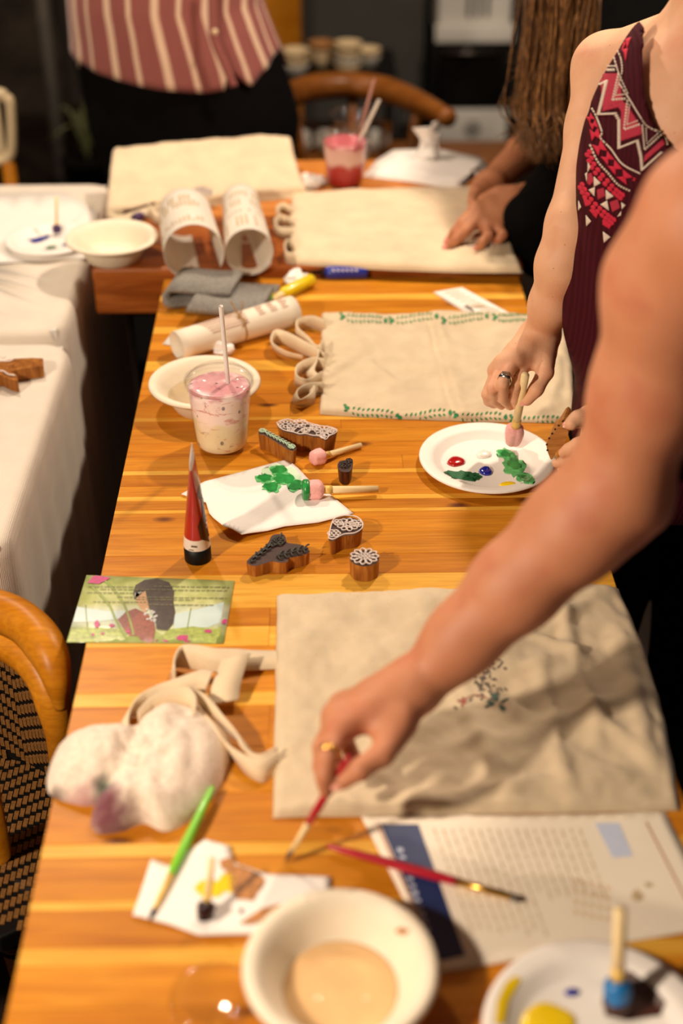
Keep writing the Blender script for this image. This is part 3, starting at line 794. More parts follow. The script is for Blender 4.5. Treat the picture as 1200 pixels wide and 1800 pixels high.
# middle tote bag with green printed borders
bag2, bo2 = tote('beige tote bag with green leaf borders, under the hand holding a foam brush', [(566, 553, 0), (978, 553, 0), (1004, 744, 0), (562, 729, 0)], TZ, .007, M['canvas2'],
    creases=[((752, 556), (772, 640), -.006, .006), ((772, 640), (800, 748), -.005, .006), ((765, 560), (790, 640), .005, .01), ((785, 640), (815, 745), .004, .01), ((590, 600), (700, 690), .0025, .008), ((930, 560), (990, 640), .005, .012), ((940, 700), (1000, 610), .007, .012), ((960, 735), (990, 640), .006, .01), ((880, 560), (860, 640), .003, .015), ((640, 640), (730, 700), .002, .01), ((850, 690), (960, 640), .004, .012), ((600, 570), (650, 640), .003, .012)],
    seed=3, amp=.0048, bow=(.0, .012, .006, 0))
def motif(x0, y0, x1, y1, amp, sgn):
    out = []; n = 9; L = math.hypot(x1 - x0, y1 - y0); dx, dy = (x1 - x0) / L, (y1 - y0) / L
    pt = lambda s: (x0 + dx * L * s - dy * amp * math.sin(6.0 * s) * (1 - .4 * s), y0 + dy * L * s + dx * amp * math.sin(6.0 * s) * (1 - .4 * s))
    out.append(ell(x0 + 5 * dx, y0 + 1, 4.5, 3.0, 9, .2)); out.append(ell(x0 + 1, y0 - 4, 3, 2, 7)); out.append(ell(x0 + 2, y0 + 5, 3.2, 2, 7))
    base = math.atan2(dy, dx)
    for i in range(n):
        s = .16 + .8 * i / n; p = pt(s); l = 7.2 if i % 2 else 5.6
        for q in (-1, 1): out.append(leafpx(p[0] + 1.2 * q * -dy, p[1] + 2.2 * q * dx, base + q * (1.0 - .3 * s), l * 1.1, 3.0))
    e = pt(.97)
    for a in (-.8, -.3, .2, .7): out.append(leafpx(e[0], e[1], base + a, 8, 2.4))
    return out
for x0, y0, x1, y1 in ((605, 717, 697, 733), (697, 733, 790, 727), (797, 729, 887, 735), (896, 735, 988, 741)): decal('leaf_garland_print', motif(x0, y0, x1, y1, 3.5, 1), [bo2], M['green_print'], bo2, .0013, 7)
for x0, y0, x1, y1 in ((598, 556, 676, 565), (684, 563, 766, 557), (776, 563, 854, 557), (866, 557, 930, 560)): decal('leaf_garland_print', motif(x0, y0, x1, y1, 2.2, 1), [bo2], M['green_print'], bo2, .0013, 7)
Zv = (0, 0, 1)
strap(bag2, [(572, 574, .012, Zv), (548, 566, .013, Zv), (524, 572, .013, Zv), (522, 584, .013, (0.1, -.3, 1)), (540, 600, .013, (.2, -.5, 1)), (556, 618, .013, Zv), (570, 612, .012, Zv)], .024, M['canvas'])
strap(bag2, [(570, 632, .012, Zv), (536, 612, .012, (0, .2, 1)), (505, 596, .012, (0, .3, 1)), (483, 592, .012, (.1, .4, 1)), (478, 606, .013, (-.1, -.5, .9)), (500, 622, .012, (-.1, -.6, .8)), (532, 630, .008, (0, -.7, .7))], .024, M['canvas'])
strap(bag2, [(571, 642, .012, Zv), (548, 640, .014, Zv), (524, 652, .014, Zv), (520, 668, .014, (.1, -.3, 1)), (540, 676, .013, (.1, -.3, 1)), (566, 664, .012, Zv)], .024, M['canvas'])
strap(bag2, [(568, 682, .012, Zv), (540, 684, .012, (.3, 0, 1)), (518, 694, .012, (.4, -.2, .9)), (524, 708, .011, (.3, -.5, .8)), (548, 700, .012, Zv), (553, 688, .012, Zv), (545, 698, .012, Zv)], .022, M['canvas2'])
strap(bag2, [(566, 606, .016, Zv), (560, 622, .016, (.2, -.2, 1)), (552, 640, .015, (.5, -.3, .8)), (545, 655, .012, (.7, -.3, .5)), (560, 668, .01, (.5, 0, .8))], .02, M['canvas2'])

# near tote bag
bag1, bo1 = tote('crumpled beige tote bag with a small flower print, under the arm holding the thin brush', [(487, 1050, 0), (1086, 1038, 0), (1192, 1425, 0), (480, 1438, 0)], TZ, .009, M['canvas2'],
    creases=[((980, 1060), (1010, 1180), .008, .009), ((1010, 1180), (1060, 1330), .006, .01), ((900, 1110), (1060, 1190), .007, .01), ((860, 1200), (1040, 1160), .006, .01), ((940, 1150), (1000, 1420), .006, .01), ((820, 1260), (900, 1420), .006, .011), ((870, 1330), (1150, 1220), .007, .014), ((760, 1330), (880, 1300), .005, .012), ((1080, 1100), (1150, 1380), .007, .014), ((640, 1360), (760, 1430), .004, .012), ((560, 1070), (680, 1170), .003, .02), ((520, 1140), (540, 1420), .003, .02), ((700, 1420), (1120, 1370), .006, .012), ((1000, 1240), (1120, 1330), .006, .01), ((850, 1230), (960, 1290), .006, .01), ((660, 1080), (760, 1060), .003, .014), ((1050, 1060), (960, 1120), .006, .008)],
    seed=11, amp=.0065, bow=(.004, .012, 0, 0))
fp = []; fr_ = []; fg = []
for i in range(64):
    x, y = R.gauss(850, 16), R.gauss(1192, 24)
    if x < 826 and y < 1190: continue
    fp.append(leafpx(x, y, R.uniform(0, 6.28), R.uniform(7, 13), R.uniform(3, 5)))
for i in range(9): a = R.uniform(0, 6.28); fg.append(leafpx(874 + 4 * math.cos(a), 1236 + 3 * math.sin(a), a, 18, 5))
for i in range(5): a = R.uniform(0, 6.28); fr_.append(leafpx(812, 1234, a, 10, 5))
fr_ += stroke([(815, 1230), (835, 1222), (858, 1228)], 2, 8)
dk = mat('grey_block_print', (96, 86, 78), .8, .3, 300)
decal('flower_print', fp, [bo1], dk, bo1, .0006, 14); decal('leaf_print', fg, [bo1], mat('teal_block_print', (70, 96, 84), .8, .3, 300), bo1, .0006, 14); decal('bud_print', fr_, [bo1], mat('rose_block_print', (150, 84, 74), .8, .3, 300), bo1, .0006, 14)
c3 = lambda x, y: (180 + x / 3.75, 1120 + y / 3.75)
def st1(pts, w=.029, th=.0024): strap(bag1, [c3(a, b) + (h, d) for a, b, h, d in pts], w, M['canvas'], th)
st1([(1160, 150, .006, (0, 1, .1)), (1000, 152, .008, (0, 1, .2)), (880, 150, .014, (0, 1, .4)), (740, 150, .018, (0, .8, .5)), (600, 130, .018, (.1, .6, .8)), (500, 130, .016, (.3, .3, .9)), (465, 200, .014, (.2, 0, 1)), (480, 290, .01, (0, .2, 1))])
st1([(880, 130, .022, (1, .1, .2)), (850, 210, .02, (1, .2, .1)), (815, 320, .016, (1, .2, 0)), (800, 430, .01, (1, .15, .1))], .034)
st1([(700, 300, .02, (.3, .8, .4)), (620, 290, .02, (.3, .9, .4)), (480, 340, .018, (.3, .9, .5)), (330, 400, .016, (.3, .6, .8)), (200, 470, .014, (.4, .2, .9)), (140, 560, .012, (.5, -.2, .9)), (170, 640, .012, (.3, -.4, .9)), (300, 700, .01, (0, 0, 1))])
st1([(240, 560, .013, (0, .2, 1)), (330, 470, .016, (0, .3, 1)), (450, 420, .018, (0, .4, 1)), (560, 410, .02, (0, .5, .9)), (600, 470, .02, (.2, .3, 1)), (590, 560, .02, (.3, .2, 1))])
st1([(620, 400, .02, (-.5, .6, .7)), (720, 470, .02, (-.4, .7, .7)), (830, 590, .018, (-.5, .5, .8)), (920, 680, .016, (-.6, .3, .8)), (980, 790, .014, (-.6, .2, .8)), (1060, 850, .012, (-.3, .3, .9)), (1150, 800, .01, (0, .2, 1))])
st1([(640, 470, .012, (-.6, .4, .7)), (760, 620, .012, (-.6, .4, .7)), (850, 760, .012, (-.5, .4, .8)), (960, 850, .012, (-.3, .5, .8)), (1060, 880, .011, (-.1, .4, .9)), (1150, 830, .01, (0, .3, 1))], .026)

# far middle bag on the slab, under the two hands
bag3, bo3 = tote('pale canvas tote bag pressed flat under two hands on the slab table', [(513, 346, 0), (850, 333, 0), (918, 480, 0), (512, 464, 0)], SZ, .012, M['canvas'],
    creases=[((780, 440), (870, 425), .012, .012), ((790, 455), (880, 450), .010, .012), ((830, 470), (905, 440), .010, .012), ((540, 380), (640, 390), .003, .014), ((560, 430), (660, 440), .004, .014), ((860, 400), (900, 450), .008, .01)], seed=21, amp=.003, bow=(.003, .0, .012, .004), N=(80, 50))
strap(bag3, [(516, 375, .012, Zv), (498, 366, .014, Zv), (486, 374, .014, Zv), (494, 388, .013, (0, .3, 1)), (515, 392, .012, Zv)], .024, M['canvas'], z0=SZ)
strap(bag3, [(518, 398, .012, Zv), (496, 388, .012, Zv), (482, 396, .012, (0, .3, 1)), (490, 408, .011, (0, .6, .7)), (515, 410, .012, (0, .6, .7))], .024, M['canvas2'], z0=SZ)
strap(bag3, [(518, 440, .012, Zv), (506, 430, .013, Zv), (500, 440, .013, Zv), (504, 452, .013, Zv), (518, 456, .012, Zv)], .024, M['canvas2'], z0=SZ)
decals('blue_print', [ell(845, 432, 26, 4), ell(880, 425, 18, 4)], [bo3], mat('blue_block_print', (52, 66, 120), .8, .3, 300), bo3, .0008, 10)

# far left bag, propped up at its far side
bag4, bo4 = tote('beige tote bag with a purple-blue motif, lying before the person in stripes', [(198, 268, .06), (512, 247, .06), (538, 338, .012), (186, 378, .006)], SZ, .012, M['canvas'],
    creases=[((205, 300), (300, 275), .008, .02), ((260, 330), (500, 290), .003, .012), ((300, 350), (520, 318), .003, .01), ((240, 300), (420, 280), .003, .012)], seed=33, amp=.004, bow=(.012, -.004, -.01, 0), N=(80, 50))
ov = []
for i in range(5):
    for j in range(9): 
        x = 331 + j * 5; y = 330 + i * 3.6 + .0 * j
        if ((x - 352) / 24) ** 2 + ((y - 338) / 9) ** 2 < 1: ov.append(ell(x, y, 1.9, 1.2, 6))
decal('oval_print', ov, [bo4], mat('violet_block_print', (98, 92, 138), .8, .2, 300), bo4, .0012, 8)
strap(bag4, [(215, 372, .02, Zv), (190, 376, .012, (0, .5, .8)), (214, 386, .008, (0, .8, .5)), (262, 372, .012, (0, .6, .8)), (300, 366, .014, Zv)], .022, M['canvas2'], z0=SZ)
strap(bag4, [(262, 368, .02, Zv), (272, 380, .014, (.3, .3, .9)), (290, 388, .01, (0, .5, .8)), (320, 378, .012, Zv), (360, 368, .014, Zv)], .022, M['canvas'], z0=SZ)

# ---------------------------------------------------------------- information sheet under the near bag
inf = thing('printed_sheet', P(930, 1560), 'white printed sheet with a navy band under the crumpled bag', 'paper')
ish = sheet('paper_sheet', [(634, 1436), (1168, 1428), (1268, 1630), (776, 1710)], lambda x, y: .0006 + .001 * nz(x, y, 6, 2), M['paper_cream'], inf, .0004, 30)
decal('navy_band', [[(668, 1449), (735, 1449), (818, 1680), (772, 1690)]], [ish], M['navy'], ish, .0004, 30)
decals('red_rule', stroke([(664, 1449), (768, 1690)], 3) + stroke([(1135, 1445), (1220, 1610)], 3), [ish], M['ink_red'], ish, .0004, 40)
decal('blue_box', [[(1045, 1447), (1088, 1447), (1112, 1505), (1076, 1508)]], [ish], M['pale_blue'], ish, .0004, 30)
tx = []; tt = []
dirv = np.array((83, 231.)) / 245
for c in range(17):
    x0, y0 = 762 + c * 16, 1456 + (c % 3); s = 0; lim = 190 if c < 9 else 120
    while s < lim:
        l = R.uniform(8, 22); a = np.array((x0, y0)) + dirv * s * np.array((1.05, 1)); b = np.array((x0, y0)) + dirv * (s + l) * np.array((1.05, 1))
        tx += stroke([a, b], 2.6); s += l + R.uniform(3, 6)
for c in range(5):
    for s in range(4):
        a = np.array((1010 + c * 14, 1545 + s * 18 + c * 3.)); tt += stroke([a, a + dirv * 10], 5)
wl = []
for i in range(12):
    a = np.array((703 + 3.6 * 1.2 * i, 1495 + 12 * 1.05 * i)); wl += stroke([a - (5, 1.), a + (5, 1.)], 5 if i % 3 else 7)
decal('body_text', tx, [ish], M['ink_tan'], ish, .0004, 30); decal('table_text', tt, [ish], mat('peach_ink', (224, 190, 150), .7), ish, .0004, 30)
decal('band_lettering', wl, [ish], M['pale_blue'], ish, .0008, 30)
decal('scribble', [ell(1118, 1574, 12, 10, 8, .3), ell(1140, 1556, 8, 5, 8, .3)], [ish], M['ink_tan'], ish, .0004, 20)

# ---------------------------------------------------------------- postcard
pc = thing('picture_card', P(265, 1072), 'glossy green picture card of a person smelling flowers, at the table edge', 'card')
k = NT('card_print'); v = k.mapping((1, 1, 1)); sx = k.n('ShaderNodeSeparateXYZ'); k.l(v, sx.inputs[0])
mr = k.n('ShaderNodeMapRange'); mr.inputs['From Min'].default_value = 1.30; mr.inputs['From Max'].default_value = 1.44; k.l(sx.outputs[1], mr.inputs['Value'])
gr = k.ramp(mr.outputs[0], [(0, lin((150, 170, 90))), (.22, lin((186, 196, 128))), (.3, lin((206, 216, 200))), (.52, lin((210, 216, 186))), (.6, lin((190, 194, 120))), (1, lin((176, 188, 112)))])
k.color(k.mix(.25, gr, k.ramp(k.noise(v, 50, 4), [(.35, lin((120, 140, 70))), (.65, lin((230, 230, 190)))]))); k.rough(.25); M['card'] = k.m
pcs = sheet('card', [(152, 1012), (412, 1022), (393, 1132), (117, 1130)], lambda x, y: .0005, M['card'], pc, .0006, 40)
c7 = crop(110, 1000, 3.75)
def cardp(nm, polys, m, off=.0004, s=20): (decals if len(polys) < 12 else decal)(nm, polys, [pcs], m, pcs, off, s)
cardp('printed_sky', [c7([(95, 250), (300, 280), (420, 275), (380, 330), (200, 350), (70, 350)]), c7([(735, 300), (900, 265), (1118, 205), (1098, 330), (960, 385), (735, 400)])], mat('print_sky', (196, 216, 214), .3, .08), .0003)
cardp('printed_meadow', [c7([(30, 480), (60, 400), (220, 385), (400, 400), (470, 490)]), c7([(610, 490), (700, 400), (860, 380), (1000, 400), (1085, 380), (1068, 490)])], mat('print_meadow', (158, 172, 78), .3, .35, 160), .0004)
cardp('printed_shirt', [c7([(362, 335), (420, 285), (480, 262), (540, 290), (600, 330), (612, 400), (595, 485), (480, 490), (405, 400)])], mat('print_plaid', (140, 70, 52), .3, .35, 300), .0005)
cardp('printed_face', [c7([(488, 140), (548, 142), (575, 250), (545, 290), (510, 262), (484, 215)])], mat('print_skin', (206, 160, 112), .3, .1), .0006)
cardp('printed_hair', [c7([(465, 160), (480, 110), (540, 75), (620, 65), (700, 90), (735, 150), (730, 220), (742, 290), (728, 365), (690, 410), (620, 400), (608, 330), (570, 260), (545, 145), (490, 138), (474, 205)])], mat('print_hair', (62, 48, 38), .3, .35, 120), .0007)
cardp('printed_stems', [q for l in ([(185, 110), (300, 230), (350, 340), (432, 490)], [(255, 55), (370, 180), (440, 330), (480, 490)], [(150, 240), (165, 420)], [(845, 260), (820, 400)]) for q in stroke(c7(l), 3.4 if l[0][1] < 200 else 1.5, 10)], mat('print_stem', (142, 158, 62), .3), .0009)
fl = [c7([(153, 46), (255, 50), (318, 62), (240, 103), (165, 95)])]
for x, y, a, b in ((225, 368, 18, 24), (325, 376, 18, 14), (430, 415, 14, 12), (650, 480, 42, 13), (790, 456, 42, 18), (960, 415, 25, 13), (1072, 350, 22, 17), (200, 436, 10, 10), (266, 430, 12, 10), (820, 482, 20, 8)): fl += [c7(ell(x, y, a, b, 9, .25))]
cardp('printed_flowers', fl, mat('print_magenta', (186, 50, 116), .3, .2, 200), .001)
cardp('printed_posy', [c7(ell(R.gauss(580, 24), R.gauss(312, 20), 9, 6, 6)) for i in range(22)], mat('print_white', (206, 206, 204), .3), .001)
tl = []
for y, x0, x1 in ((118, 170, 470), (112, 600, 1100), (135, 250, 1085), (158, 160, 480), (185, 360, 1080), (200, 480, 860), (218, 200, 560), (232, 560, 1000)):
    x = x0
    while x < x1:
        w = R.uniform(14, 40); tl += [c7([(x, y - 2.6 + x * .012), (min(x + w, x1), y - 2.6 + x * .012), (min(x + w, x1), y + 2.6 + x * .012), (x, y + 2.6 + x * .012)])]; x += w + 9
cardp('printed_text', tl, mat('print_text', (112, 110, 74), .3), .0011)

# ---------------------------------------------------------------- napkin with green dabs
npk = thing('paper_napkin', P(470, 880), 'white paper napkin dabbed with green paint', 'napkin')
nps = sheet('napkin_sheet', [(319, 872), (360, 850), (430, 832), (505, 812), (524, 828), (545, 850), (575, 868), (621, 905), (560, 922), (500, 930), (425, 950), (395, 938), (368, 905), (362, 886)],
    lambda x, y: .002 + .0016 * (nz(x, y, 9, 5) + .6) + (.010 * max(0, 1 - (Vector((x, y)) - P(405, 942).xy).length / .05)), M['tissue'], npk, .0012, 14)
c6 = crop(440, 720, 4.615)
c72 = crop(240, 600, 2.609)
gp = [c6(ell(240, 490, 70, 34, 16, .25)), c6(ell(270, 560, 75, 42, 16, .25)), c6(ell(115, 555, 60, 30, 16, .3)), c6(ell(165, 630, 58, 34, 16, .3)), c6(ell(365, 615, 55, 38, 16, .25))]
decal('green_wash', [c6(ell(235, 540, 150, 85, 20, .3))], [nps], mat('pale_green_wash', (206, 232, 200), .8, .06, 60), npk, .0003, 8)
decals('green_halo', [c6(ell(x, y, a * 1.0, b * 1.05, 18, .3)) for x, y, a, b in ((240, 495, 76, 40), (270, 560, 84, 50), (118, 558, 68, 38), (168, 632, 66, 42), (365, 618, 60, 44))], [nps], M['green_l'], nps, .0006, 8)
decals('green_dab', gp, [nps], M['green'], nps, .0009, 8)

# ---------------------------------------------------------------- palette paper with paint
pp = thing('paint_paper', P(420, 1570), 'white paper scrap used as a palette with ochre, yellow and dark paint', 'paper')
pps = sheet('paper_scrap', [(266, 1515), (300, 1528), (345, 1492), (360, 1480), (402, 1492), (410, 1520), (470, 1540), (581, 1544), (579, 1580), (606, 1600), (590, 1625), (470, 1645), (350, 1646), (300, 1628), (234, 1612)], lambda x, y: .001 + .0025 * (nz(x, y, 14, 8) + .5), M['tissue'], pp, .0008, 18)
for nm, pl_, mm in (('yellow_dab', [ell(366, 1562, 26, 18, 14, .25), ell(398, 1552, 16, 18, 12, .25)], 'yellow'), ('ochre_dab', [ell(430, 1548, 34, 34, 16, .25), ell(400, 1520, 14, 12, 10, .2)], 'ochre'), ('brown_dab', [c for c in ([(420, 1624), (460, 1598), (490, 1590), (516, 1602), (500, 1612), (465, 1618), (440, 1626)],)], 'ochre'), ('dark_dab', [ell(532, 1585, 9, 6), ell(424, 1602, 4, 4)], 'blackred'), ('wine_dab', [ell(361, 1608, 16, 15, 12, .15)], 'blackred')):
    decals(nm, pl_, [pps], M[mm], pps, .001, 10)

# ---------------------------------------------------------------- folded leaflet
lf = thing('folded_leaflet', P(826, 530), 'small folded white leaflet behind the green-bordered bag', 'leaflet')
lower = sheet('back_page', [(763, 517), (810, 507), (893, 550), (828, 556)], lambda x, y: .0008, M['paper'], lf, .0005, 30)
lp = put('front_page', *(lambda a, b, c, d: ([a, b, c, d] + [q - Vector((0, 0, .0006)) for q in (a, b, c, d)], [(0, 1, 2, 3), (7, 6, 5, 4), (0, 4, 5, 1), (1, 5, 6, 2), (2, 6, 7, 3), (3, 7, 4, 0)]))(P(763, 513, TZ + .004), P(812, 505, TZ + .012), P(893, 549, TZ + .004), P(836, 552, TZ + .003)), M['paper'], lf, False)
put('spine', *tube([P(763, 514, TZ + .0025), P(834, 553, TZ + .0022)], .0016, 6), M['paper'], lf)
lt = []
for i in range(6):
    a = np.array((782 + i * 9, 515 + i * 5.)); 
    lt += stroke([a, a + (26, -3)], 1.3)
for i in range(4):
    a = np.array((826 + i * 9, 538 + i * 3.)); lt += stroke([a, a + (24, -3)], 1.2)
decal('printed_lines', lt, [lp], M['ink_tan'], lf, .0004, 30); decal('dark_stub', [[(808, 540), (822, 537), (836, 549), (828, 551)]], [lower, lp], M['ink'], lf, .0006, 30)

# ---------------------------------------------------------------- stack of napkins with a crumpled tissue
st = thing('napkin_stack', P(748, 300, SZ), 'pile of white paper napkins with a tissue standing up, on the slab table', 'napkins')
outl = [(640, 312), (660, 285), (690, 268), (735, 266), (780, 266), (850, 283), (858, 292), (830, 300), (808, 332), (770, 330), (720, 322)]
for i in range(4):
    sheet('napkin', [(748 + (x - 748) * (1 - .02 * i) + R.uniform(-3, 3), 300 + (y - 300) * (1 - .03 * i)) for x, y in outl], lambda x, y, i=i: .0008 + i * .002 + .0015 * (nz(x, y, 12, 1) + .5), M['tissue'], st, .0019, 18, SZ)
cp = P(752, 288, SZ)
for i, (dx, w, h) in enumerate(((-.008, .05, .07), (.006, .045, .055), (0, .035, .08))):
    b = cp + Vector((dx, .004 * i, .012)); wv = Vector((.9, .35 * (i - 1), .15))
    put('tissue_fold', *ribbon([b, b + Vector((.004, .01, h * .5)), b + Vector((-.006 + .01 * i, .0, h))], [wv * w * 1.1, wv * w * .6, wv * w * (1.0 - .3 * i)], .0012, 14), M['tissue'], st)
# paper sheet under the far plate
tag(sheet('paper_sheet', [(-60, 345), (115, 338), (172, 372), (160, 455), (-80, 468)], lambda x, y: .001 + .0015 * (nz(x, y, 5, 1) + .6), M['paper'], None, .0005, 40, CZ + .0015), 'plain white sheet of paper under the blue-smeared plate', 'paper')
# small crumpled tissues
def crumple(px, py, r, z0, label, seed, hgt=.7):
    bm = bmesh.new(); bmesh.ops.create_icosphere(bm, subdivisions=4, radius=1); c = P(px, py, z0)
    for v in bm.verts:
        n = v.co.copy(); s = r * (1 + .55 * noise.noise(n * 1.6 + Vector((seed,) * 3)) + .3 * abs(noise.noise(n * 4 + Vector((seed,) * 3))))
        v.co = Vector((n.x * s, n.y * s, max(0, (n.z + .72) * s * hgt))) + c
    V, F = frombm(bm); return tag(put('crumpled_tissue', V, F, M['tissue']), label, 'tissue')
crumple(392, 620, .016, TZ, 'small crumpled white tissue beside the tied scroll', 4)
crumple(518, 497, .018, TZ, 'crumpled white tissue behind the yellow paint bottle', 7)
crumple(548, 325, .026, SZ, 'crumpled white wrapper left of the red drink', 9, .35)

# ---------------------------------------------------------------- rolled and tied papers
def paper_roll(label, front, back, r0, r1, a0, a1, z0, parent_name='rolled_paper', spiral=.1, lines=True, m='paper_roll', rf=None):
    """curled sheet: axis from front to back, wrapped from angle a0 to a1 (degrees, 0 = right, 90 = up)"""
    ax = (back - front); L = ax.length; ax.normalize(); side = ax.cross(Vector((0, 0, 1))).normalized(); upv = side.cross(ax)
    if side.x < 0: side = -side
    t = thing(parent_name, front.lerp(back, .5) - Vector((0, 0, r0)), label, 'paper'); n, k = 48, 10
    def pt(s, v, e=0):
        a = math.radians(a0 + (a1 - a0) * s); r = (r0 + (r1 - r0) * v) * (1 + spiral * s) + e
        return front + ax * L * v + (side * math.cos(a) + upv * math.sin(a)) * r
    V, F = [], []
    for e in (0, .0006):
        for j in range(k + 1):
            for i in range(n + 1): V.append(pt(i / n, j / k, e))
    S = (n + 1) * (k + 1)
    for j in range(k):
        for i in range(n):
            q = j * (n + 1) + i; F += [(q, q + 1, q + n + 2, q + n + 1), (S + q, S + q + n + 1, S + q + n + 2, S + q + 1)]
    for i in range(n): F += [(i, S + i, S + i + 1, i + 1), (k * (n + 1) + i, k * (n + 1) + i + 1, S + k * (n + 1) + i + 1, S + k * (n + 1) + i)]
    for j in range(k):
        q = j * (n + 1); F += [(q, q + n + 1, S + q + n + 1, S + q), (q + n, S + q + n, S + q + 2 * n + 1, q + 2 * n + 1)]
    put('paper', V, F, M[m], t)
    return t, pt
def roll_text(t, pt, rows, m, nm):
    V, F = [], []
    for s0, s1, v0, v1 in rows:
        b = len(V); kk = max(1, int((s1 - s0) * 40))
        for i in range(kk + 1):
            s = s0 + (s1 - s0) * i / kk; V += [pt(s, v0, .0012), pt(s, v1, .0012)]
        for i in range(kk): F.append((b + 2 * i, b + 2 * i + 1, b + 2 * i + 3, b + 2 * i + 2))
    put(nm, V, F, m, t)['kind'] = 'stuff'
f0 = P(342, 472, SZ); b0 = P(333, 404, SZ)
t, pt = paper_roll('curled printed sheet standing as an open arch behind the grey cloth', P(342, 490, SZ) + Vector((0, 0, .05)), b0 + Vector((-.005, -.04, .05)), .051, .047, 285, -32, SZ, spiral=.12)
rows = []
for i in range(16):
    s = .28 + i * .027
    for v0, v1 in ((.1, .14), (.17, .2), (.5, .62), (.65, .8)):
        if R.random() < .8: rows.append((s, s + .014, v0 + R.uniform(0, .03), v1 + R.uniform(0, .06)))
roll_text(t, pt, rows, M['ink_tan'], 'printed_text')
f0 = P(440, 478, SZ); b0 = P(430, 395, SZ)
t, pt = paper_roll('tightly rolled printed sheet with a white open end beside the curled arch', f0 + Vector((0, -.005, .042)), b0 + Vector((-.008, .03, .038)), .043, .035, -60, 330, SZ, spiral=.06)
rows = []
for i in range(12):
    s = .2 + i * .03
    for v0, v1 in ((.08, .3), (.36, .42), (.5, .66), (.7, .85)):
        if R.random() < .7: rows.append((s, s + .012, v0 + R.uniform(0, .04), v1))
roll_text(t, pt, rows, M['ink_tan'], 'printed_text')
rs = .0235
A, B = P(312, 630), P(516, 570)
A = A + Vector((0, 0, rs)); B = B + Vector((0, 0, rs + .002))
t, pt = paper_roll('printed paper scroll tied with twine on the cedar table', A, B, rs, rs * 1.1, -80, 560, TZ, 'tied_scroll', spiral=.03, m='paper_cream')
rows = []
for i in range(3):
    for j in range(5): rows.append((.835 - .017 * j, .835 - .017 * j + .006, .66 + i * .1, .66 + i * .1 + R.uniform(.04, .07)))
for j in range(7): rows.append((.845 - .017 * j, .845 - .017 * j + .005, .18 + .012 * j, .56))
roll_text(t, pt, [(min(a, b), max(a, b), c, d) for a, b, c, d in rows], M['ink_red'], 'printed_text')
axn = (B - A).normalized(); mid = A.lerp(B, .52)
put('twine_loop', *lathe([(rs * 1.07, -.0018), (rs * 1.14, -.0012), (rs * 1.14, .0012), (rs * 1.07, .0018)], mid, 30, axn), M['twine'], t)
put('twine_knot', *tube([mid + Vector((-.012, -.004, rs + .028)), mid + Vector((-.002, -.006, rs + .010)), mid + Vector((.002, -.01, rs + .002)), mid + Vector((.006, -.006, rs + .01)), mid + Vector((.01, -.002, rs + .026))], .0012, 6, 24), M['twine'], t)
put('twine_bow', *tube([mid + Vector((0, -.01, rs + .001)), mid + Vector((-.012, -.016, rs - .004)), mid + Vector((-.006, -.02, rs - .012)), mid + Vector((0, -.012, rs)), mid + Vector((.012, -.018, rs - .002)), mid + Vector((.008, -.022, rs - .012)), mid + Vector((0, -.012, rs))], .0011, 6, 40), M['twine'], t)
tg = thing('paper_tag', P(318, 594), 'small white tag with a dark mark under the tied scroll', 'tag')
tgs = sheet('tag', [(286, 606), (306, 582), (352, 583), (370, 598), (330, 612)], lambda x, y: .001, M['paper'], tg, .0006, 30)
decal('mark', [[(302, 596), (306, 592), (310, 594), (306, 598)], [(309, 593), (313, 591), (314, 595)]], [tgs], M['ink'], tg, .0004, 10)
# ================================================================ plates, bowls, cups
def bowl(c, label, liquid=None, r=.0875, h=.047):
    t = thing('paper_bowl', c, label, 'bowl')
    k = r / .0875
    prof = [(0, 0), (.046, 0), (.049, .002), (.058, .018), (.068, .034), (.0735, .0415), (.078, .0445), (.0835, .0455), (.0868, .0435), (.0878, .042), (.0872, .0445), (.0845, .0472), (.078, .0465), (.0728, .0435), (.066, .0345), (.056, .018), (.047, .0035), (.044, .003), (0, .003)]
    put('bowl', *lathe([(a * k, b * h / .047) for a, b in prof], c, 64), M['pulp'], t)
    if liquid:
        m, hh, rr = liquid; put('liquid', *lathe([(0, hh - .001), (rr, hh - .001), (rr + .001, hh + .0004), (rr - .002, hh), (0, hh)], c, 48), m, t)
    return t
def water_mat(name, col, alpha):
    k = NT(name); v = k.mapping((1, 1, 1)); n = k.noise(v, 25, 3)
    k.color(k.ramp(n, [(.35, lin(col)), (.65, lin(tuple(min(255, int(c * 1.06)) for c in col)))])); k.rough(.06); k.b.inputs['Alpha'].default_value = alpha; k.b.inputs['Coat Weight'].default_value = .5; return k.m
bowl(P(362, 714), 'cream paper bowl of clear water behind the pink drink', (water_mat('clear_water', (214, 190, 150), .35), .022, .058))
nb = bowl(P(598, 1752), 'cream paper bowl of cloudy orange rinse water', (water_mat('rinse_water', (238, 196, 140), .8), .012, .0515))
bowl(P(200, 455, SZ), 'empty cream paper bowl perched on the slab table corner')
decal('paint_drip', [ell(707, 1637, 11, 7, 10, .25)], [o for o in nb.children if o.name.startswith('bowl')], M['ochre'], nb, .0006, 8)

